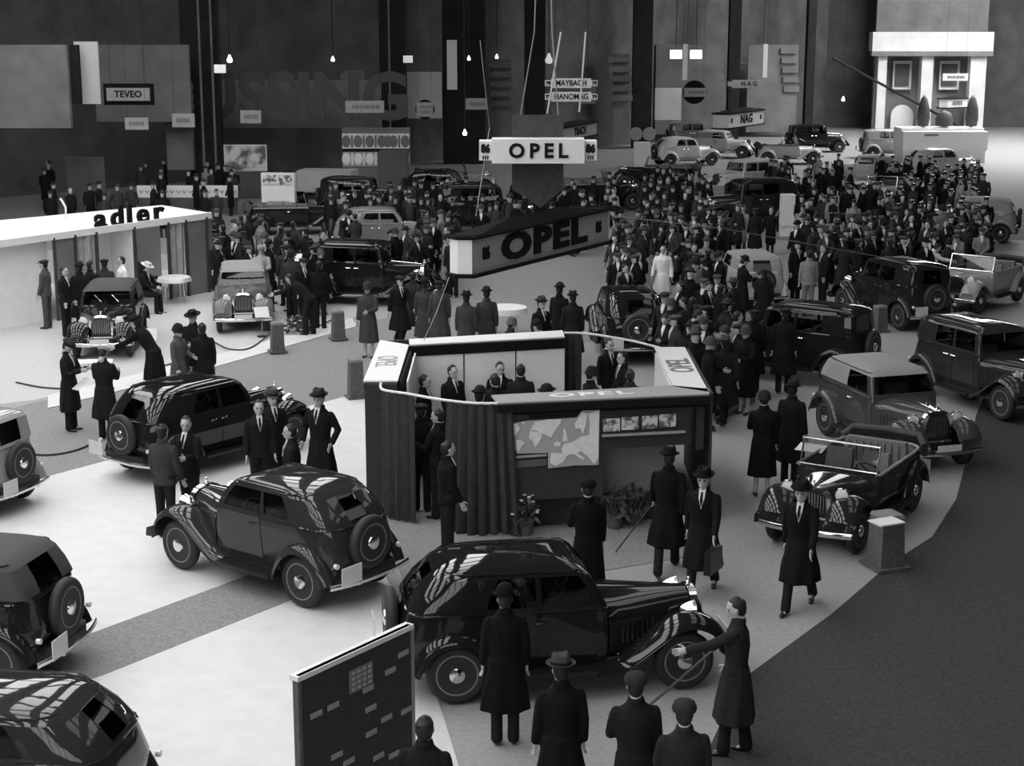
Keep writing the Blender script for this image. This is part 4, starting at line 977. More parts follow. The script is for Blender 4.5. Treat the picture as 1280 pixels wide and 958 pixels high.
bar('dark_fascia', (621, 505), (887, 493.5), ZS-.14, ZS-.025, M_BLACK, .03, off=.0)
bar('inner_wall', (506, 468), (516, 433), 0, ZS-.12, M_WHITE, .03, off=-.04)
bar('back_wall', (477, 425), (706, 414), 0, ZS-.025, M_WOODDK, .05)
bar('dark_fascia', (512, 432), (706, 422), ZS-.20, ZS-.025, M_BLACK, .03)
for k, (x0, x1) in enumerate(((515, 579), (581, 644), (646, 706))):
    y0, y1 = 432-(x0-512)*.0515, 432-(x1-512)*.0515; bar('inner_panel', (x0, y0), (x1, y1), .02, ZS-.20, M_WHITE, .03, off=.02)
bar('side_wall', (818, 435), (841, 484), 0, ZS-.09, M_WHITE, .04, off=.03); bar('side_wall', (856, 434), (886, 490), 0, ZS-.025, M_WOODDK, .04, off=.05)
# curtain rails and curtains
def rail(pix): return [Vector((*S2(*p), ZS-.02)) for p in pix]
r1 = catmull([tuple(v) for v in rail([(476, 478), (479, 486), (510, 491), (550, 498), (590, 502.5), (622, 503)])], 5)
r2 = catmull([tuple(v) for v in rail([(705, 415), (735, 416), (790, 425), (830, 435)])], 5)
for r_ in (r1, r2): MB().tube([Vector(p) for p in r_], .022, 8).obj('curtain_rail', M_TUBE, stand, 50)
def drape(path, z0, z1, amp, k_, m, seed=0, gather=0.0):
    path = [Vector(p) for p in path]; L = [0]
    for a, b in zip(path, path[1:]): L.append(L[-1]+(b-a).length)
    n = int(L[-1]/.022); rows = []
    for q in range(9):
        t = q/8; row = []
        for i in range(n+1):
            s_ = L[-1]*i/n; j = max(0, min(len(L)-2, next((e for e in range(len(L)-1) if L[e+1] >= s_), len(L)-2)))
            p = path[j].lerp(path[j+1], (s_-L[j])/max(1e-6, L[j+1]-L[j])); d = (path[j+1]-path[j]).normalized(); nn = Vector((-d.y, d.x, 0))
            ph = s_*k_+.5*math.sin(s_*5+seed)
            w_ = amp*(.45+.75*t)*(math.sin(ph)+.35*math.sin(ph*2.1+seed))
            p = p+nn*w_+d*(gather*t*(s_-L[-1]/2)/L[-1]); row.append(Vector((p.x, p.y, lerp(z1, z0, t)-(.03*math.sin(s_*4) if q == 8 else 0))))
        rows.append(row)
    return MB().grid(rows, th=.006).obj('curtain', m, stand, 60)
def sub(r_, a, b): n = len(r_)-1; return r_[int(a*n):int(b*n)+1]
drape(sub(r1, .16, .44), .06, ZS-.03, .032, 46, M_CURT, 1)
drape(sub(r1, .64, 1.0)+[tuple(Vector((*S2(640, 504), ZS-.02)))], .04, ZS-.03, .045, 42, M_CURT, 2, .25)
drape(sub(r2, .0, .3), .06, ZS-.03, .03, 46, M_CURT, 3)
# front: deep dark case with pictures, wall below set back, dark plinth in place of the shade and plants there
F0, F1 = Vector((*S2(638, 503), 0)), Vector((*S2(884, 492), 0)); fd = (F1-F0).normalized(); fn = Vector((-fd.y, fd.x, 0)); fang = math.atan2(fd.y, fd.x); FL = (F1-F0).length
def fbox(nm, s0, s1, o0, o1, z0, z1, m, par=stand):
    c = F0+fd*((s0+s1)/2)+fn*((o0+o1)/2); return MB().box((c.x, c.y, (z0+z1)/2), (s1-s0, abs(o1-o0), z1-z0), rz=fang).obj(nm, m, par)
case = fbox('picture_case', 0, FL-.25, .02, .42, 1.30, ZS-.025, M_WOODDK)
fbox('edge_lath', 0, FL, .0, .03, ZS-.20, ZS-.15, M_SIGND, case); fbox('edge_lath', 0, FL, -.0, .02, ZS-.10, ZS-.09, M_BLACK, case)
fbox('corner_post', FL-.14, FL-.02, .05, .20, 1.2, ZS-.025, M_WOODDK); fbox('corner_post', 0, .10, .0, .12, 0, ZS-.025, M_WOODDK)
fbox('lower_wall', .1, FL-.50, .48, .54, .45, 1.40, mat('stand_lower_wall', .22, .85)); fbox('plinth', .1, FL-.45, .40, .54, 0, .45, M_WOODDK)
fbox('map_backboard', .02, 1.45, .02, .06, .55, 1.30, M_WOODDK)
# pictures in the case
M_PH2 = M_PHOTO.copy(); M_PH2.name = 'exhibit_photo'
for nd in M_PH2.node_tree.nodes:
    if nd.type == 'TEX_NOISE': nd.inputs['Scale'].default_value = 9
def onfront(px, py, off=0.0):
    """point of the case front seen at a pixel"""
    P0 = F0+so-fn*off; a = (px-640)/F; b = (479-py)/F; d = Vector((a, CT+b*ST, -ST+b*CT)); n3 = Vector((fn.x, fn.y, 0))
    t = (P0-Vector((0, 0, H))).dot(n3)/d.dot(n3); p = Vector((0, 0, H))+d*t; return p-so
def flat_poly(nm, pix, m, off=.012, th=.006, par=None):
    pts = [onfront(x, y, off) for x, y in pix]; b_ = [p+fn*th for p in pts]; n = len(pts)
    return MB().add(pts+b_, [tuple(range(n))[::-1], tuple(range(n, 2*n))]+[(i, (i+1) % n, n+(i+1) % n, n+i) for i in range(n)]).obj(nm, m, par or stand)
for x0, x1, y0 in ((754, 775, 524), (777, 798, 522), (803, 822, 520.5), (824, 845, 518.5)):
    ph = flat_poly('picture', [(x0, y0), (x1, y0-1), (x1, y0+15), (x0, y0+16)], M_PH2, .02)
fbox('picture_ledge', 1.42, FL-.34, -.04, .02, 1.50, 1.53, M_SIGNG)
def cp(x, y): return (630+x/7.98, 480+y/7.98)
M_SEA = mat('map_sea', .42, .8); M_LAND = mat('map_land', .82, .8, noise_amp=.08, noise_scale=14)
m1 = flat_poly('world_map', [cp(*p) for p in ((55, 400), (240, 368), (775, 335), (775, 640), (440, 690), (130, 697), (60, 560))], M_SEA, .010)
m2 = flat_poly('europe_map', [cp(*p) for p in ((720, 345), (780, 268), (955, 262), (945, 808), (880, 812), (700, 815), (440, 845), (440, 680), (560, 600))], M_SEA, .016)
tt = flat_poly('map_title', [cp(*p) for p in ((250, 318), (590, 300), (590, 330), (250, 350))], M_BLACK, .012); flat_poly('map_title', [cp(*p) for p in ((598, 300), (775, 290), (770, 320), (598, 330))], M_BLACK, .012)
flat_poly('map_caption', [cp(*p) for p in ((120, 720), (425, 700), (425, 722), (120, 745))], M_SIGNG, .012); flat_poly('map_caption', [cp(*p) for p in ((118, 770), (425, 750), (425, 815), (118, 840))], mat('caption_dark', .1, .8), .012)
for par_, off, polys in ((m1, .020, [[(60, 405), (130, 400), (160, 450), (130, 500), (80, 530), (60, 500)], [(175, 385), (215, 378), (190, 415)], [(120, 565), (165, 555), (205, 590), (165, 640), (140, 690), (128, 640)],
        [(260, 470), (330, 480), (385, 520), (350, 590), (310, 635), (285, 570), (245, 540)], [(265, 460), (310, 380), (350, 375), (440, 355), (570, 355), (560, 400), (520, 450), (490, 500), (470, 540), (430, 515), (400, 500), (360, 505), (330, 470)],
        [(495, 600), (530, 572), (565, 590), (560, 620), (500, 620)]]),
        (m2, .026, [[(705, 400), (780, 285), (830, 300), (815, 420), (785, 505), (760, 440), (715, 450)], [(590, 450), (612, 450), (635, 570), (580, 575), (595, 510)], [(470, 690), (575, 695), (580, 640), (600, 600), (690, 580), (760, 530), (850, 510), (860, 400), (840, 300), (950, 268), (940, 740), (900, 800), (850, 740), (770, 670), (730, 690), (810, 750), (780, 755), (700, 700), (640, 710), (590, 780), (520, 820), (460, 790)]])):
    for q in polys: flat_poly('land_area', [cp(*p) for p in q], M_LAND, off, .004, par_)
# window box plants at the foot of the stand
def bush(px, py, r, h, label, pot=True, nleaf=60, petals=0, z0=0.0, group=None, name='potted_plant'):
    g = G(px, py, z0); o = empty(name, (g.x, g.y, z0), label=label, cat='plant', group=group); rn = random.Random(px)
    if pot: MB().lathe([(.10, 0), (.14, .22), (.12, .22), (0, .2)], n=14).obj('pot', M_STONE, o, 40)
    zb = .2 if pot else .02; lv, pt, st = MB(), MB(), MB()
    for k in range(nleaf):
        a = rn.random()*2*PI; el = rn.random()*PI/2; d = Vector((math.cos(a)*math.cos(el), math.sin(a)*math.cos(el), math.sin(el)*h/r))*r*rn.uniform(.55, 1); c = Vector((0, 0, zb))+d
        u_ = Vector((rn.uniform(-1, 1), rn.uniform(-1, 1), rn.uniform(-.5, 1))).normalized(); v_ = u_.cross(Vector((rn.uniform(-1, 1), rn.uniform(-1, 1), .3))).normalized(); l_ = .09
        lv.add([c-u_*l_, c+v_*l_*.4, c+u_*l_, c-v_*l_*.4+Vector((0, 0, .01))], [(0, 1, 2, 3)])
        if k % 6 == 0: st.tube([Vector((0, 0, zb)), c], .007, 4)
        if k < petals: pt.lathe([(0, .0), (.035, .015), (.03, .03), (0, .02)], c+d.normalized()*.03, n=6)
    lv.obj('foliage', M_LEAF, o)['kind'] = 'stuff'; st.obj('stems', M_LEAF, o)['kind'] = 'stuff'
    if petals: pt.obj('blossoms', M_PETAL, o)['kind'] = 'stuff'
bush(657, 668, .30, .45, 'potted plant with white blossoms at the curtain end of the stand', petals=14, z0=.012)
bush(768, 660, .28, .42, 'dark leafy potted plant at the stand foot under the first picture', z0=.012, nleaf=90)
bush(790, 655, .30, .45, 'dark leafy potted plant at the stand foot next to its twin', z0=.012, nleaf=90)
bush(372, 416, .42, .42, 'round bed of pale flowers beside the pavilion kerb', pot=False, petals=40, z0=.012, nleaf=160, name='flower_bed')
bush(500, 640, .12, .2, 'tiny plant at the corner of the dark curtain', pot=False, nleaf=20, z0=.012) if False else None
o = MB().prism([tuple(G(*p, .22)[:2]) for p in ((890, 499), (934, 479), (940, 489), (893, 514))], 0.012, .22).obj('platform_step', M_STONE); tag(o, 'low dark stone step running from the slanting lettered board to the crowd', 'step')
o = MB().prism([tuple(G(*p, .11)[:2]) for p in ((893, 514), (940, 489), (944, 497), (895, 524))], 0.012, .11).obj('platform_step', M_STONE); tag(o, 'lower grey stone step in front of the dark one at the stand corner', 'step')
# counter inside, standing lamps of the rail
g = G(700, 487, 1.0)

# ================================================================= DISPLAY BOARD, POSTS, CARDS, ROPES
A, B = GY(369, 850, 15.9), GY(514, 780, 18.3)
zt = 1.66
A = G(369, 848, zt); B = G(514, 781, zt); d = (B-A); d.z = 0; ln = d.length; ang_b = math.atan2(d.y, d.x)
db = empty('display_board', (A.x, A.y, .012), ang_b, label='tall dark display board with pale top edge and small pinned labels', cat='board')
MB().box((ln/2, 0, zt/2+.05), (ln-.06, .05, zt-.10)).obj('panel', M_WOODDK, db)
MB().box((ln/2, .02, zt-.025), (ln, .11, .05)).obj('top_rail', M_SIGNW, db)
for x in (.02, ln-.02): MB().box((x, 0, zt/2-.02), (.045, .07, zt-.05)).obj('frame_post', M_STONE if x < 1 else M_WIRE, db)
for x in (.15, ln-.15): MB().box((x, 0, .02), (.06, .5, .04)).obj('foot', M_STONE, db)
nt_ = MB().box((0, 0, 0), (.16, .008, .055)).mesh('paper_label', mat('pinned_label', .30, .8))
for u_, v_ in ((.14, .27), (.28, .27), (.60, .42), (.60, .60), (.74, .55), (.92, .57), (.30, .63), (.40, .72), (.66, .80), (.80, .85), (.78, .22), (.90, .14), (.58, .27), (.18, .92), (.40, .95)):
    ob('paper_label', nt_, db, loc=(ln*u_, -.032, zt-.06-v_*(zt-.2)))
nt_ = MB().box((0, 0, 0), (.34, .01, .24)).mesh('price_list', mat('pinned_sheet', .16, .8)); ps = ob('price_list', nt_, db, loc=(ln*.52, -.034, zt-.30))
mk = MB().box((0, 0, 0), (.05, .006, .03)).mesh('print_mark', M_SIGNG)
for r_ in range(4):
    for c_ in range(4): ob('print_mark', mk, ps, loc=(-.12+.08*c_, -.008, .085-.055*r_))
def post(px, py, label, h=.72, w_=.30, z=.014):
    g = G(px, py, z); o = empty('barrier_post', (g.x, g.y, z), R(20), label=label, cat='post')
    MB().box((0, 0, .02), (w_*1.35, w_*1.35, .04)).obj('base', M_STONE, o); MB().box((0, 0, .04+(h-.09)/2), (w_, w_, h-.09), taper=.86).obj('shaft', M_STONE, o)
    MB().box((0, 0, h-.025), (w_*.9, w_*.9, .05), taper=.9).obj('cap', mat('post_cap', .2, .9), o); return g
post(347, 440, 'grey tapered post on the kerb beside the flower bed', z=.032)
post(423, 424, 'grey tapered post on the kerb behind the walking woman', z=.032)
post(445, 497, 'grey square post standing beside the dark end of the stand', h=.82, w_=.30)
post(1099, 414, 'grey tapered post in front of the dark saloon with the white plate', h=.66)
post(1106, 708, 'dark post with a flat white top behind the open tourer', h=.80, w_=.40)
MB()
g = G(1108, 656, .8); tag(MB().box((g.x, g.y, .842), (.42, .30, .02), rz=R(25)).obj('info_card', M_PAPER), 'flat white card lying on the dark post', 'card')
def card(px, py, label, h=.95, w_=.40, deg=0, tilt=40, stand_=True, hh=.30):
    g = G(px, py, h); o = empty('price_card', (g.x, g.y, .012), R(deg), label=label, cat='card')
    MB().box((0, 0, h), (w_, hh, .012), M=Matrix.Rotation(R(tilt), 4, 'X')).obj('card', M_PAPER, o)
    MB().tube([(0, 0, h-.01), (0, .02, .0)], .012, 6).obj('stem', M_WIRE, o, 40); MB().lathe([(.13, 0), (.13, .02), (0, .03)], n=14).obj('base', M_DARKMETAL, o, 40)
card(327, 391, 'tilted white card on a stem beside the light-roofed car', .62, .36, 20, 50)
card(188, 419, 'tilted white card on a stem beside the dark front-facing car', .5, .30, 10, 60)
def rope(pix, label, z=.03, r=.018, m=M_ROPE): return tag(MB().tube(catmull([tuple(G(x, y, z)) for x, y in pix], 6), r, 6).obj('rope', m, None, 50), label, 'rope')
rope([(20, 566), (60, 569), (95, 563), (120, 552)], 'dark rope lying on the aisle behind the rear bumper of the black saloon')
rope([(20, 478), (50, 484), (75, 486)], 'dark rope on the pavilion floor near the two men with papers')
rope([(186, 458), (205, 457), (222, 452), (236, 446)], 'short dark rope on the pale floor past the heavy overcoat')
rope([(262, 424), (285, 436), (310, 436), (332, 422), (343, 410)], 'dark rope curving round the front of the light-roofed car', .05)
rope([(380, 412), (398, 408), (418, 398)], 'dark rope between the flower bed and the kerb post', .05)
# round dark turntable edge under the grey-topped coupe
g = G(1100, 560)

# ================================================================= CARS IN THE PHOTOGRAPH
car_w('saloon_small', (228, 712), (380, 760), 1, .030, 'grey-black two-door saloon with spare wheel, nearest the curtained stand', 2.42, scale=1.02)
car_w('saloon_long', (850, 862), (575, 880), -1, .012, 'glossy black saloon behind the tall display board', 2.7, scale=.99)
a = G(230, 596); car('saloon_long', (-5.35, 27.75), R(52), .012, 'shiny black saloon with white rear plate beside the two talking men', scale=.98)
car('tourer', (5.2, 23.85), R(-122), .022, 'open tourer with folded hood and ribbed seat', scale=.98)
car('cabrio', (6.95, 28.4), R(-73), .06, 'dark coupe with light cloth roof behind the open tourer')
car('boxy', (6.2, 34.7), R(146), .014, 'black saloon with curved back behind the hooded couple')
car('boxy', (10.0, 41.6), R(112), .016, 'dark saloon with white rear plate and luggage trunk')
lt = Matrix.Identity(4)
car('boxy', (9.75, 32.0), R(-68), .03, 'dark saloon with flat grey roof cut off by the hall edge', scale=1.0)
car('cabrio', (6.6, 44.6), R(97), .50, 'cream convertible with raised pale hood seen from behind', scale=.95)
car('tourer', (12.9, 43.9), R(-130), .35, 'pale open car with the man in white leaning over its bonnet', scale=1.0)
car('saloon', (2.72, 37.6), R(94), .012, 'black saloon with round spare wheel, seen from behind past the stand')
car('cabrio_dark', (-9.7, 38.0), R(-84), .018, 'dark closed-hood car facing us in front of the pavilion', scale=.96)
car('cabrio', (-7.0, 41.2), R(-81), .13, 'grey car with light cloth roof facing us beside the pavilion', scale=.96)
car('boxy', (-3.9, 44.5), R(-12), .014, 'black saloon with long bonnet behind the walking woman', scale=1.02)
car('saloon', (-4.2, 54.2), R(5), .20, 'two-tone rounded saloon with pale bonnet in the crowd')
g = G(182, 872, 1.25); car('saloon_small', (g.x-1.75, g.y-.35), R(172), .03, 'glossy dark saloon at the near corner, seen from above', skip=('spare_wheel',))
g = G(52, 655); car('boxy', (g.x-2.1, g.y+1.2), R(160), .30, 'pale car cut off at the edge beside the aisle, only its tail showing', scale=.95)
g = G(87, 800, .6); car('cabrio_dark', (g.x-1.95, g.y+.75), R(168), .014, 'black car at the near edge showing its square rear plate', scale=1.0)
# cars of the far crowd
for st_, px, py, deg, sh, lab, sc in (
    ('saloon', 857, 207, 20, .55, 'white streamlined saloon on a low stand near the pair of bright lamps', 1.0),
    ('cabrio', 905, 197, -25, .50, 'white square-backed saloon just past the streamlined one', 1.0),
    ('boxy', 928, 246, -150, .55, 'white saloon with dark side window in the middle of the crowd', 1.0),
    ('boxy', 932, 284, 195, .02, 'large dark limousine showing its framed windscreen in the crowd', 1.1),
    ('tourer', 985, 205, 0, .5, 'white open car in front of the far grey wall', 1.0),
    ('cabrio', 1076, 232, 170, .6, 'white convertible in the crowd before the long white stand', .95),
    ('tourer', 1105, 262, -120, .45, 'white open car with raised windscreen in the packed crowd', 1.0),
    ('saloon', 1178, 224, 10, .5, 'low white car near the end of the long white stand', 1.0),
    ('cabrio', 1205, 300, 160, .3, 'pale-topped car at the crowd edge above the white-coated man', 1.0),
    ('tourer', 1052, 322, 60, .014, 'black open car with upright windscreen beside the dark saloon', 1.0),
    ('boxy', 870, 186, 0, .12, 'grey car in front of the bright gallery window', 1.0),
    ('tourer', 745, 262, 12, .014, 'long black open car on a raised stand behind the lozenge sign', 1.1),
    ('tourer', 820, 238, 170, .014, 'black open car next to the white streamlined saloon', 1.1),
    ('boxy', 610, 292, 5, .014, 'long black car partly hidden by the lozenge sign', 1.1),
    ('tourer', 570, 243, 0, .25, 'pale open car behind the crowd near the emblem booth', 1.0),
    ('boxy', 455, 273, -5, .016, 'black saloon in the crowd behind the two-tone one', 1.0),
    ('tourer', 370, 292, 8, .016, 'black open car deep in the crowd beside the pavilion', 1.0),
    ('saloon', 560, 258, -10, .014, 'black rounded saloon between the booth and the lozenge sign', 1.0),
    ('boxy', 1115, 198, 0, .4, 'pale van in front of the long white stand', 1.0),
    ('boxy', 700, 196, 5, .014, 'black car in the dark between two gallery columns', 1.0),
    ('boxy', 1020, 190, 5, .014, 'dark car before the far grey wall', 1.0)):
    g = G(px, py); car(st_, (g.x, g.y), R(deg), sh, lab, scale=sc)
# white bus with picture panels and the long pale lorry side
g = G(350, 277); bus = empty('picture_stand', (g.x, g.y, 0), R(-8), label='white upright stand with two picture panels beside the small pale lorry', cat='stand')
MB().box((0, 0, 1.35), (1.35, .30, 1.15)).obj('board', M_SIGNW, bus); MB().box((0, .05, .42), (.9, .4, .80)).obj('pedestal', M_SIGNG, bus)
for x in (-.32, .32): MB().box((x, -.16, 1.66), (.54, .03, .38)).obj('picture_panel', M_PH2, bus)
MB().box((0, -.17, .5), (.45, .03, .5)).obj('grille', M_INK, bus)
g = G(404, 268); lo = empty('lorry', (g.x, g.y+1.2, 0), R(-8), label='small lorry with long pale side behind the dark hats', cat='lorry')
MB().box((.1, 0, 1.3), (2.3, 1.4, .85)).obj('load_body', M_SIGNG, lo); MB().box((-1.4, 0, 1.1), (.6, 1.35, 1.2)).obj('cab', M_DARKMETAL, lo)
MB().box((-.3, 0, .62), (2.8, .9, .18)).obj('chassis', M_DARKMETAL, lo)
for x in (-1.3, .8):
    for y in (-.6, .6): MB().lathe([(.34, -.10), (.36, 0), (.34, .10)], (x, y, .36), axis='Y', n=18).obj('wheel', M_RUBBER, lo, 40)

# ================================================================= PEOPLE IN THE PHOTOGRAPH
P_ = person_h
P_('read', 84, 424, -15, 'young man in dark suit reading beside the dark front-facing car', coat=.014, hat='cap')
P_('read', 128, 432, 80, 'young man in dark suit seen from behind with sheets of paper', coat=.014, hat='cap', hatc=.4)
P_('lean_coat', 168, 392, 165, 'heavy man in black overcoat and fedora bending towards the reading youths', coat=.010, s=1.04)
P_('lady', 222, 402, -20, 'woman in mottled grey coat beside the light-roofed car', coat=.09, hat='cloche', hatc=.02)
P_('stand', 252, 404, 120, 'man in black overcoat turned to the woman in mottled grey', coat=.012, hat=None)
P_('lady', 240, 386, -100, 'woman with wide dark hat right before the light-roofed car', coat=.014, hat='straw', hatc=.012)
P_('suit', 54, 324, 170, 'man in grey uniform and cap standing by the white pavilion wall', coat=.08, trou=.07, hat='cap', hatc=.03)
P_('suit', 80, 334, -20, 'fair-haired man in dark suit leaning on the dark front-facing car', coat=.014, hat=None)
P_('stand', 99, 326, 90, 'person in bowler hat with back to us at the pale pavilion curtain', coat=.012, hat='bowler')
P_('suit', 113, 326, 40, 'bareheaded man in dark suit next to the bowler hat at the pavilion', coat=.014, hat=None)
P_('suit', 130, 323, 100, 'man in round cap half hidden at the pavilion curtain', coat=.04, hat='cap')
P_('smock', 151, 321, -150, 'man in white jacket standing at the white pavilion opening', hat=None)
P_('sit', 183, 326, -15, 'seated man in black with pale straw hat in the pavilion', coat=.010, hat='straw', hatc=.62, z=-.02)
P_('suit', 203, 531, 70, 'bareheaded man in grey suit seen from behind at the front bumper', coat=.045, hat=None)
P_('talk', 232, 521, -110, 'moustached man in black suit facing us between two saloons', coat=.010, hat=None)
P_('suit', 323, 501, -75, 'bareheaded man in dark suit beside the black saloon bonnet', coat=.012, hat=None)
P_('stand', 340, 484, -60, 'man in grey fedora and white scarf beside the headlamp', coat=.014, hatc=.06)
P_('stand', 362, 531, 190, 'man with white collar turned away behind the nearest saloon roof', coat=.012, hat=None)
P_('pockets', 398, 484, -110, 'big man in black overcoat and fedora against the pale floor', coat=.010, hatc=.03, s=1.05)
P_('lady', 459, 350, -100, 'woman in long grey coat walking alone along the aisle', coat=.055, hat='cloche', hatc=.04)
P_('suit', 531, 469, -10, 'dark-haired youth in dark suit inside the stand entrance', coat=.012, hat=None)
P_('suit', 566, 457, -50, 'balding man in dark suit before the first white panel of the stand', coat=.014, hat=None)
P_('stand', 600, 481, 60, 'person in black hat inside the stand with back to us', coat=.01, hat='bowler')
P_('talk', 625, 453, -95, 'man with parted hair facing us inside the stand', coat=.012, hat=None)
P_('clasp', 618, 468, 120, 'man bending at the counter of the stand, seen from behind', coat=.012, hat=None)
P_('lady', 651, 456, 100, 'blurred fair-haired woman before the seam of the white panels', coat=.02, hat=None)
P_('stand', 683, 479, 190, 'person in bowler hat behind the lettered front board', coat=.01, hat='bowler')
P_('suit', 526, 503, 80, 'man in black suit stepping between the two curtains', coat=.008, hat='cap')
P_('talk', 547, 512, 150, 'bareheaded man just inside the curtain gap', coat=.010, hat=None)
P_('suit', 560, 552, 20, 'man in black suit outside in front of the wide curtain', coat=.008, hat=None)
P_('stand', 762, 424, -60, 'man in dark coat inside the far end of the stand', coat=.01, hat=None)
P_('suit', 778, 440, 200, 'man with white collar inside the far end of the stand', coat=.012, hat=None)
P_('suit', 788, 462, 90, 'man with his back to us at the slanting lettered board', coat=.03, hat=None)
P_('lady', 740, 455, 30, 'woman in dark coat by the far curtain inside the stand', coat=.012, hat='cloche')
P_('lady', 735, 594, 100, 'woman in black coat hurrying past the stand front', coat=.006, hat='turban', hatc=.008)
P_('walk', 837, 556, 80, 'man in black overcoat with a cane before the stand', coat=.006, hatc=.008, s=1.04)
P_('walk', 880, 582, -110, 'man in black overcoat carrying a bag towards us', coat=.008, hatc=.008, s=1.03)
P_('walk', 1003, 598, -115, 'man in black overcoat and hat walking beside the open tourer', coat=.008, hatc=.01, s=1.02)
P_('reach', 921, 748, 165, 'man in dark grey overcoat reaching for the black saloon wing', coat=.022, hat=None, s=1.0, shirt=False)
P_('stand', 701, 814, 100, 'man in soft grey hat and black coat against the saloon door', coat=.008, hatc=.05)
P_('stand', 631, 728, 95, 'tall man in black close to the saloon rear wheel', coat=.006, hat='bowler', hatc=.006)
P_('lady', 795, 834, 95, 'woman in dark coat at the foot of the picture by the running board', coat=.014, hat='turban', hatc=.03)
P_('lady', 856, 868, 95, 'dim figure with dark hair below the saloon front wheel', coat=.022, hat='turban', hatc=.03)
P_('stand', 531, 896, 80, 'person of whom only the dark hair shows beside the display board', coat=.012, hat=None)
P_('lady', 956, 485, 85, 'woman in long black coat and close hat by the open tourer', coat=.008, hat='cloche', hatc=.02)
P_('stand', 992, 473, 60, 'man in black overcoat at her elbow by the open tourer', coat=.010, hat='fedora')
P_('clasp', 986, 560, 60, 'person in black leaning over the tourer bonnet with papers', coat=.01, hat='cap') if False else None
P_('stand', 943, 386, 80, 'man in black cap with back to us beside the curved saloon', coat=.008, hat='cap')
P_('stand', 982, 384, 85, 'broad man in black cap holding papers beside the curved saloon', coat=.010, hat='cap', s=1.03)
P_('suit', 1012, 313, 88, 'man in pale grey suit seen from behind in the aisle', coat=.23, trou=.16, hat=None)
P_('suit', 1030, 306, 200, 'bareheaded man in dark suit facing the man in pale grey', coat=.012, hat=None)
P_('stand', 997, 300, -60, 'man in dark cap beside the cream convertible', coat=.010, hat='cap')
P_('smock', 829, 307, -100, 'man in open white coat standing in the dark crowd', hat=None)
P_('stand', 956, 336, 80, 'boy in cap with back to us behind the cream convertible', coat=.012, hat='cap', s=.92)
P_('read', 930, 318, 20, 'man in bowler reading beside the cream convertible', coat=.01, hat='bowler')
P_('stand', 876, 317, 90, 'man in grey coat with hands behind, back to us', coat=.045, hat='cap')
P_('read', 886, 352, -60, 'man holding white leaflets in the crowd past the stand', coat=.01, hat=None)
P_('stand', 870, 405, -80, 'man in wide grey fedora just outside the slanting board', coat=.012, hatc=.06)
P_('stand', 902, 356, 40, 'white-haired man in black above the grey fedora', coat=.01, hat=None)
P_('lean', 855, 372, 170, 'man stooping over the rear of the black saloon', coat=.02, hat=None)
P_('stand', 716, 362, 100, 'broad man in dark coat with back to us past the lozenge sign', coat=.018, hat='fedora')
P_('stand', 677, 369, -50, 'man in grey fedora at the white table behind the stand', coat=.01, hatc=.05)
P_('stand', 700, 352, 60, 'man in black between the fedora and the black saloon', coat=.01, hat='bowler')
P_('lady_sit', 640, 394, 30, 'seated woman in light hat at the white table', coat=.03, hat='cloche', hatc=.12)
P_('sit', 672, 398, 150, 'seated person in black hat at the white table', coat=.02, hat='bowler')
P_('stand', 583, 362, 80, 'person in mottled grey coat beside the white table', coat=.05, hat='fedora')
P_('stand', 608, 357, 100, 'person in tall dark hat and mottled coat beside the white table', coat=.05, hat='bowler')
P_('walk', 500, 344, -60, 'man at the front of the blurred group in the aisle', coat=.012, hat='cap')
P_('walk', 517, 340, 60, 'man in dark grey coat in the blurred group', coat=.03, hat=None)
P_('stand', 531, 346, 80, 'person in long grey coat in the blurred group', coat=.05, hat='fedora')
P_('stand', 549, 350, 100, 'last person in long grey coat of the blurred group', coat=.06, hat='cap')
P_('smock_lean', 1172, 305, -5, 'man in white overall leaning over the pale open car', hat=None)
P_('lean', 362, 343, 165, 'man in dark coat stooping with a white sheet by the flower bed', coat=.012, hat=None)
P_('suit', 379, 322, -60, 'man in dark suit with white collar behind the flower bed', coat=.01, hat='cap')
P_('suit', 399, 326, 80, 'man standing legs apart with back to us beside the kerb post', coat=.008, hat=None)
P_('stand', 388, 300, 90, 'man in black overcoat right behind the pair at the flower bed', coat=.008, hat='cap')
P_('stand', 360, 305, 160, 'tall man in black with a white sheet beside the light-roofed car', coat=.01, hat='bowler')
P_('lady', 326, 304, -80, 'figure in pale dress past the light-roofed car', coat=.38, hat='turban', hatc=.25)
P_('stand', 336, 298, 40, 'man in black overcoat beside the figure in the pale dress', coat=.008, hat='bowler')
# things held
pB = [o for o in bpy.data.objects if o.get('label', '').startswith('man in black overcoat carrying a bag')][0]
pC = [o for o in bpy.data.objects if o.get('label', '').startswith('man in black overcoat with a cane')][0]
def in_world(o, v): return Matrix.Translation(o.location) @ Euler(o.rotation_euler).to_matrix().to_4x4() @ (Vector(v)*o.scale[0])
h = in_world(pB, proto('walk')['wr1']); bg = empty('handbag', (h.x, h.y, h.z-.42), R(60), label='dark flat bag in the hand of the man walking towards us', cat='bag')
MB().box((0, 0, .16), (.42, .10, .32), taper=.94).obj('bag_body', M_SHOE, bg); MB().tube([(-.08, 0, .31), (-.06, 0, .38), (.06, 0, .38), (.08, 0, .31)], .012, 6).obj('strap', M_SHOE, bg, 40)
h = in_world(pC, proto('walk')['wr1']); e = G(770, 690, .02)
cn = empty('walking_cane', (e.x, e.y, .02), label='thin dark walking cane slanting to the floor before the stand', cat='cane'); MB().tube([(0, 0, 0), h-Vector((e.x, e.y, .02))], .012, 6).obj('shaft', M_FURN, cn); MB().tube([h-Vector((e.x, e.y, .02)), h-Vector((e.x, e.y, -.02))+Vector((.03, 0, .02))], .016, 6).obj('grip', M_FURN, cn)
a, b = G(812, 882, .1), G(893, 812, .75)
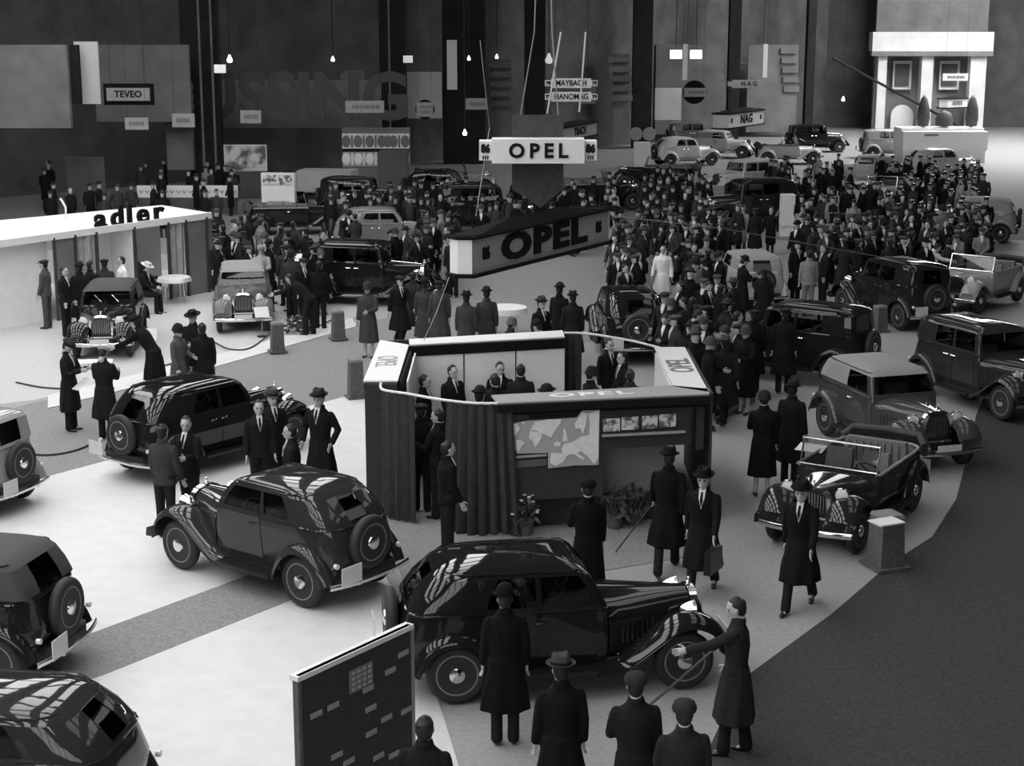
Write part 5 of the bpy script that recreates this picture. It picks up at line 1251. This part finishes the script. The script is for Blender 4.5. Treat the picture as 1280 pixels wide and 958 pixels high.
cn = empty('walking_stick', a, label='long dark stick slanting behind the man touching the wing', cat='cane'); MB().tube([(0, 0, 0), b-a], .016, 6).obj('shaft', M_FURN, cn); MB().tube([b-a, (b-a)*1.03], .022, 6).obj('grip', M_FURN, cn)
def chair_at(x, y, deg, label):
    t = empty('chair', (x, y, 0), R(deg), label=label, cat='chair')
    MB().box((0, 0, .44), (.44, .44, .05)).obj('seat', M_FURN, t); MB().box((-.21, 0, .72), (.04, .42, .34)).obj('backrest', M_FURN, t)
    for x_ in (-.19, .19):
        for y_ in (-.19, .19): MB().box((x_, y_, .22 if x_ > 0 else .36), (.035, .035, .43 if x_ > 0 else .71)).obj('leg', M_FURN, t)
for lb_, nm_ in (('seated woman in light hat', 'dark chair under the woman in the light hat at the white table'), ('seated person in black hat', 'dark chair under the person in the black hat at the white table')):
    q_ = [o for o in bpy.data.objects if o.get('label', '').startswith(lb_)][0]; chair_at(q_.location.x-.02, q_.location.y, math.degrees(q_.rotation_euler.z), nm_)
t, g = table_round(632, 420, 'white-topped round table just behind the stand wall', r=.52)
o = MB().lathe([(.56, .60), (.53, .735), (0, .74)], n=28).obj('tablecloth', M_PAPER, None, 50); o.location = (g.x, g.y, 0); tag(o, 'white cloth covering the table behind the stand', 'tablecloth')
def sheet(px, py, z, label, w_=.34, d_=.24, rz=0, tilt=25):
    g = G(px, py, z); o = MB().box((0, 0, 0), (w_, d_, .006)).obj('paper_sheet', M_PAPER); o.location = g; o.rotation_euler = (R(tilt), 0, R(rz)); return tag(o, label, 'paper')
sheet(118, 452, 1.18, 'white sheets held over the bonnet between the two youths', .7, .16, 5, 20)
sheet(102, 480, .95, 'white leaflet held by the youth nearest the edge', .2, .36, -40, 30)
sheet(372, 322, 1.25, 'white sheet held by the tall man in black', .3, .3, 0, 35)
sheet(861, 402, 1.05, 'open white leaflet held in the crowd', .3, .22, 20, 35)
sheet(1014, 560, 1.02, 'white papers lying on the tourer bonnet', .45, .3, -30, 10)
# ================================================================= CROWD
CARS_NP = [(x, y, math.cos(h), math.sin(h), l, w_) for x, y, h, l, w_ in CARS]
def free(x, y, rad=.42):
    for cx, cy, c, s, l, w_ in CARS_NP:
        dx, dy = x-cx, y-cy; u_ = dx*c+dy*s; v_ = -dx*s+dy*c
        if abs(u_) < l+.3 and abs(v_) < w_+.3: return False
    if any(a < x < b and c < y < d for a, b, c, d in BOARDS): return False
    return all((x-a)**2+(y-b)**2 > rad*rad for a, b in PEOPLE)
def inpoly(x, y, poly):
    c = False; j = len(poly)-1
    for i in range(len(poly)):
        xi, yi = poly[i]; xj, yj = poly[j]
        if (yi > y) != (yj > y) and x < (xj-xi)*(y-yi)/(yj-yi)+xi: c = not c
        j = i
    return c
def cheap_person(mb, x, y, deg, s, coat_k, hat_k, rn):
    """one far visitor of the joined background crowd: head, hat, coat, arms, legs"""
    t = MB(); V = Vector
    loft(t, [((0, 0, .42), .15, .21), ((0, 0, .9), .14, .19), ((0, 0, 1.3), .14, .20), ((0, 0, 1.45), .07, .09)], seg=8, k=coat_k)
    for q in (1, -1):
        a = rn.uniform(-.2, .35); loft(t, [((0, q*.2, 1.38), .06, .06), ((a*.3, q*.26, 1.1), .05, .05), ((a, q*.22, .86), .045, .045)], seg=5, k=coat_k)
        loft(t, [((0, q*.09, .45), .07, .07), ((.0, q*.09, .06), .06, .05), ((.10, q*.09, .03), .03, .04)], seg=5, k=3)
    loft(t, [((.01, 0, 1.46), .055, .055), ((.02, 0, 1.56), .085, .07), ((0, 0, 1.66), .09, .072)], seg=7, k=0)
    if hat_k == 1: t.lathe([(.14, 1.65), (.10, 1.66), (.09, 1.75), (0, 1.76)], n=8, k=3)
    elif hat_k == 2: t.lathe([(.10, 1.64), (.11, 1.67), (.07, 1.74), (0, 1.76)], n=8, k=3)
    else: t.lathe([(.09, 1.66), (.06, 1.73), (0, 1.75)], (-.015, 0, 0), n=8, k=3)
    M = Matrix.Translation((x, y, 0)) @ Matrix.Rotation(R(deg), 4, 'Z') @ Matrix.Scale(s, 4)
    n = len(mb.V); mb.V += [M @ v for v in t.V]; mb.F += [tuple(i+n for i in f) for f in t.F]; mb.mi += t.mi
KEEP = [(912, 262, 992, 350), (885, 200, 978, 252), (888, 190, 950, 222), (448, 250, 528, 285), (798, 285, 858, 352), (995, 288, 1040, 345), (740, 335, 816, 395), (325, 205, 372, 250), (1110, 170, 1236, 192), (1050, 186, 1100, 206), (960, 178, 1008, 192), (565, 225, 600, 240), (1030, 300, 1236, 345), (968, 222, 1000, 262)]
PAVB = [tuple(p[:2]) for p in (fl-n_*.8, frr-n_*.8, frr+n_*3.2, fl+n_*3.2)]
zones = [
    ('by the picture stand', [(266, 262), (340, 268), (408, 290), (400, 318), (330, 320), (268, 318)], 34),
    ('near the emblem booth', [(400, 228), (560, 222), (568, 300), (520, 300), (430, 270)], 62),
    ('under the numbered sign', [(560, 214), (770, 214), (770, 258), (600, 258)], 40),
    ('past the lozenge sign', [(765, 262), (925, 262), (920, 312), (850, 350), (800, 346), (770, 330)], 56),
    ('around the dark limousine', [(800, 205), (975, 215), (1060, 300), (980, 318), (930, 300), (860, 262), (800, 262)], 66),
    ('near white open cars', [(960, 188), (1236, 196), (1236, 262), (980, 250)], 120),
    ('beyond the trunk saloon', [(1020, 250), (1236, 255), (1236, 306), (1150, 322), (1050, 318)], 70),
    ('behind the pavilion', [(44, 200), (230, 190), (300, 210), (290, 236), (60, 245)], 34),
    ('past the curtained stand', [(800, 335), (925, 345), (935, 420), (880, 425), (830, 400)], 22)]
rn = random.Random(11); cand = []
for zi, (where, poly, n) in enumerate(zones):
    xs = [p[0] for p in poly]; ys = [p[1] for p in poly]; k = 0; tries = 0
    while k < n and tries < n*80:
        tries += 1; x, y = rn.uniform(min(xs), max(xs)), rn.uniform(min(ys), max(ys))
        if not inpoly(x, y, poly) or any(a < x < c and b < y < d for a, b, c, d in KEEP): continue
        s_ = rn.uniform(.93, 1.04); g = G(x, y, 1.76*s_)
        if not free(g.x, g.y, .55) or inpoly(g.x, g.y, PAVB): continue
        if abs(g.x) > 45 or g.y > 110: continue
        PEOPLE.append((g.x, g.y)); cand.append((g.y, g.x, s_, where, zi)); k += 1
cand.sort(); used_lab = set(); NEAR_N = 300-len([o for o in bpy.data.objects if o.get('category') == 'person'])
SH = (('black', .008), ('charcoal', .02), ('dark grey', .04), ('pale', .22))
PN = {'stand': ('coat', ''), 'pockets': ('coat', 'hands pocketed'), 'suit': ('suit', ''), 'talk': ('suit', 'gesturing'), 'clasp': ('suit', 'hands clasped'), 'read': ('coat', 'reading'), 'lady': ('coat', 'woman'), 'walk': ('coat', 'striding')}
FAR = MB()
for i_, (y, x, s_, where, zi) in enumerate(cand):
    if i_ >= NEAR_N:
        cheap_person(FAR, x, y, rn.uniform(0, 360), s_, rn.choice((1, 1, 1, 1, 1, 2, 2, 4) if rn.random() < .5 else (1, 1, 2)), rn.choice((1, 1, 2, 0)), rn); continue
    for tr in range(60):
        pn = rn.choice(['stand']*3+['pockets', 'pockets', 'suit', 'suit', 'talk', 'lady', 'clasp', 'read', 'walk'])
        hat = ('cloche' if rn.random() < .7 else None) if pn == 'lady' else rn.choice(['fedora', 'fedora', 'bowler', 'cap', 'cap', None])
        sh = rn.choice((0, 0, 0, 1, 1, 2, 2, 3)) if rn.random() < .8 else rn.choice((0, 1))
        deg = rn.uniform(0, 360); fc = 'facing us' if 225 < deg < 315 else ('back to us' if 45 < deg < 135 else 'side on')
        ht = {'fedora': 'brimmed hat', 'bowler': 'bowler', 'cap': 'flat cap', 'cloche': 'close hat', None: 'bareheaded'}[hat]
        lab = '%s in %s %s, %s, %s%s, %s' % ('woman' if pn == 'lady' else 'man', SH[sh][0], PN[pn][0], ht, fc, '' if pn == 'lady' or not PN[pn][1] else ', '+PN[pn][1], where)
        if lab not in used_lab: break
    used_lab.add(lab)
    person(pn, (x, y), deg, lab, coat=SH[sh][1]*rn.uniform(.85, 1.15), hat=hat, hatc=rn.uniform(.01, .08), s=s_, near=False, group='visitors '+where, trou=.015)
fo = FAR.obj('crowd', [M_SKIN, mat('far_coat_dark', .012, .9, spec=.1), mat('far_coat_grey', .04, .9, spec=.1), M_SHOE, mat('far_coat_pale', .28, .9)], None, 50)
tag(fo, 'the distant packed crowd of hatted visitors around the far cars', 'crowd', kind='stuff')
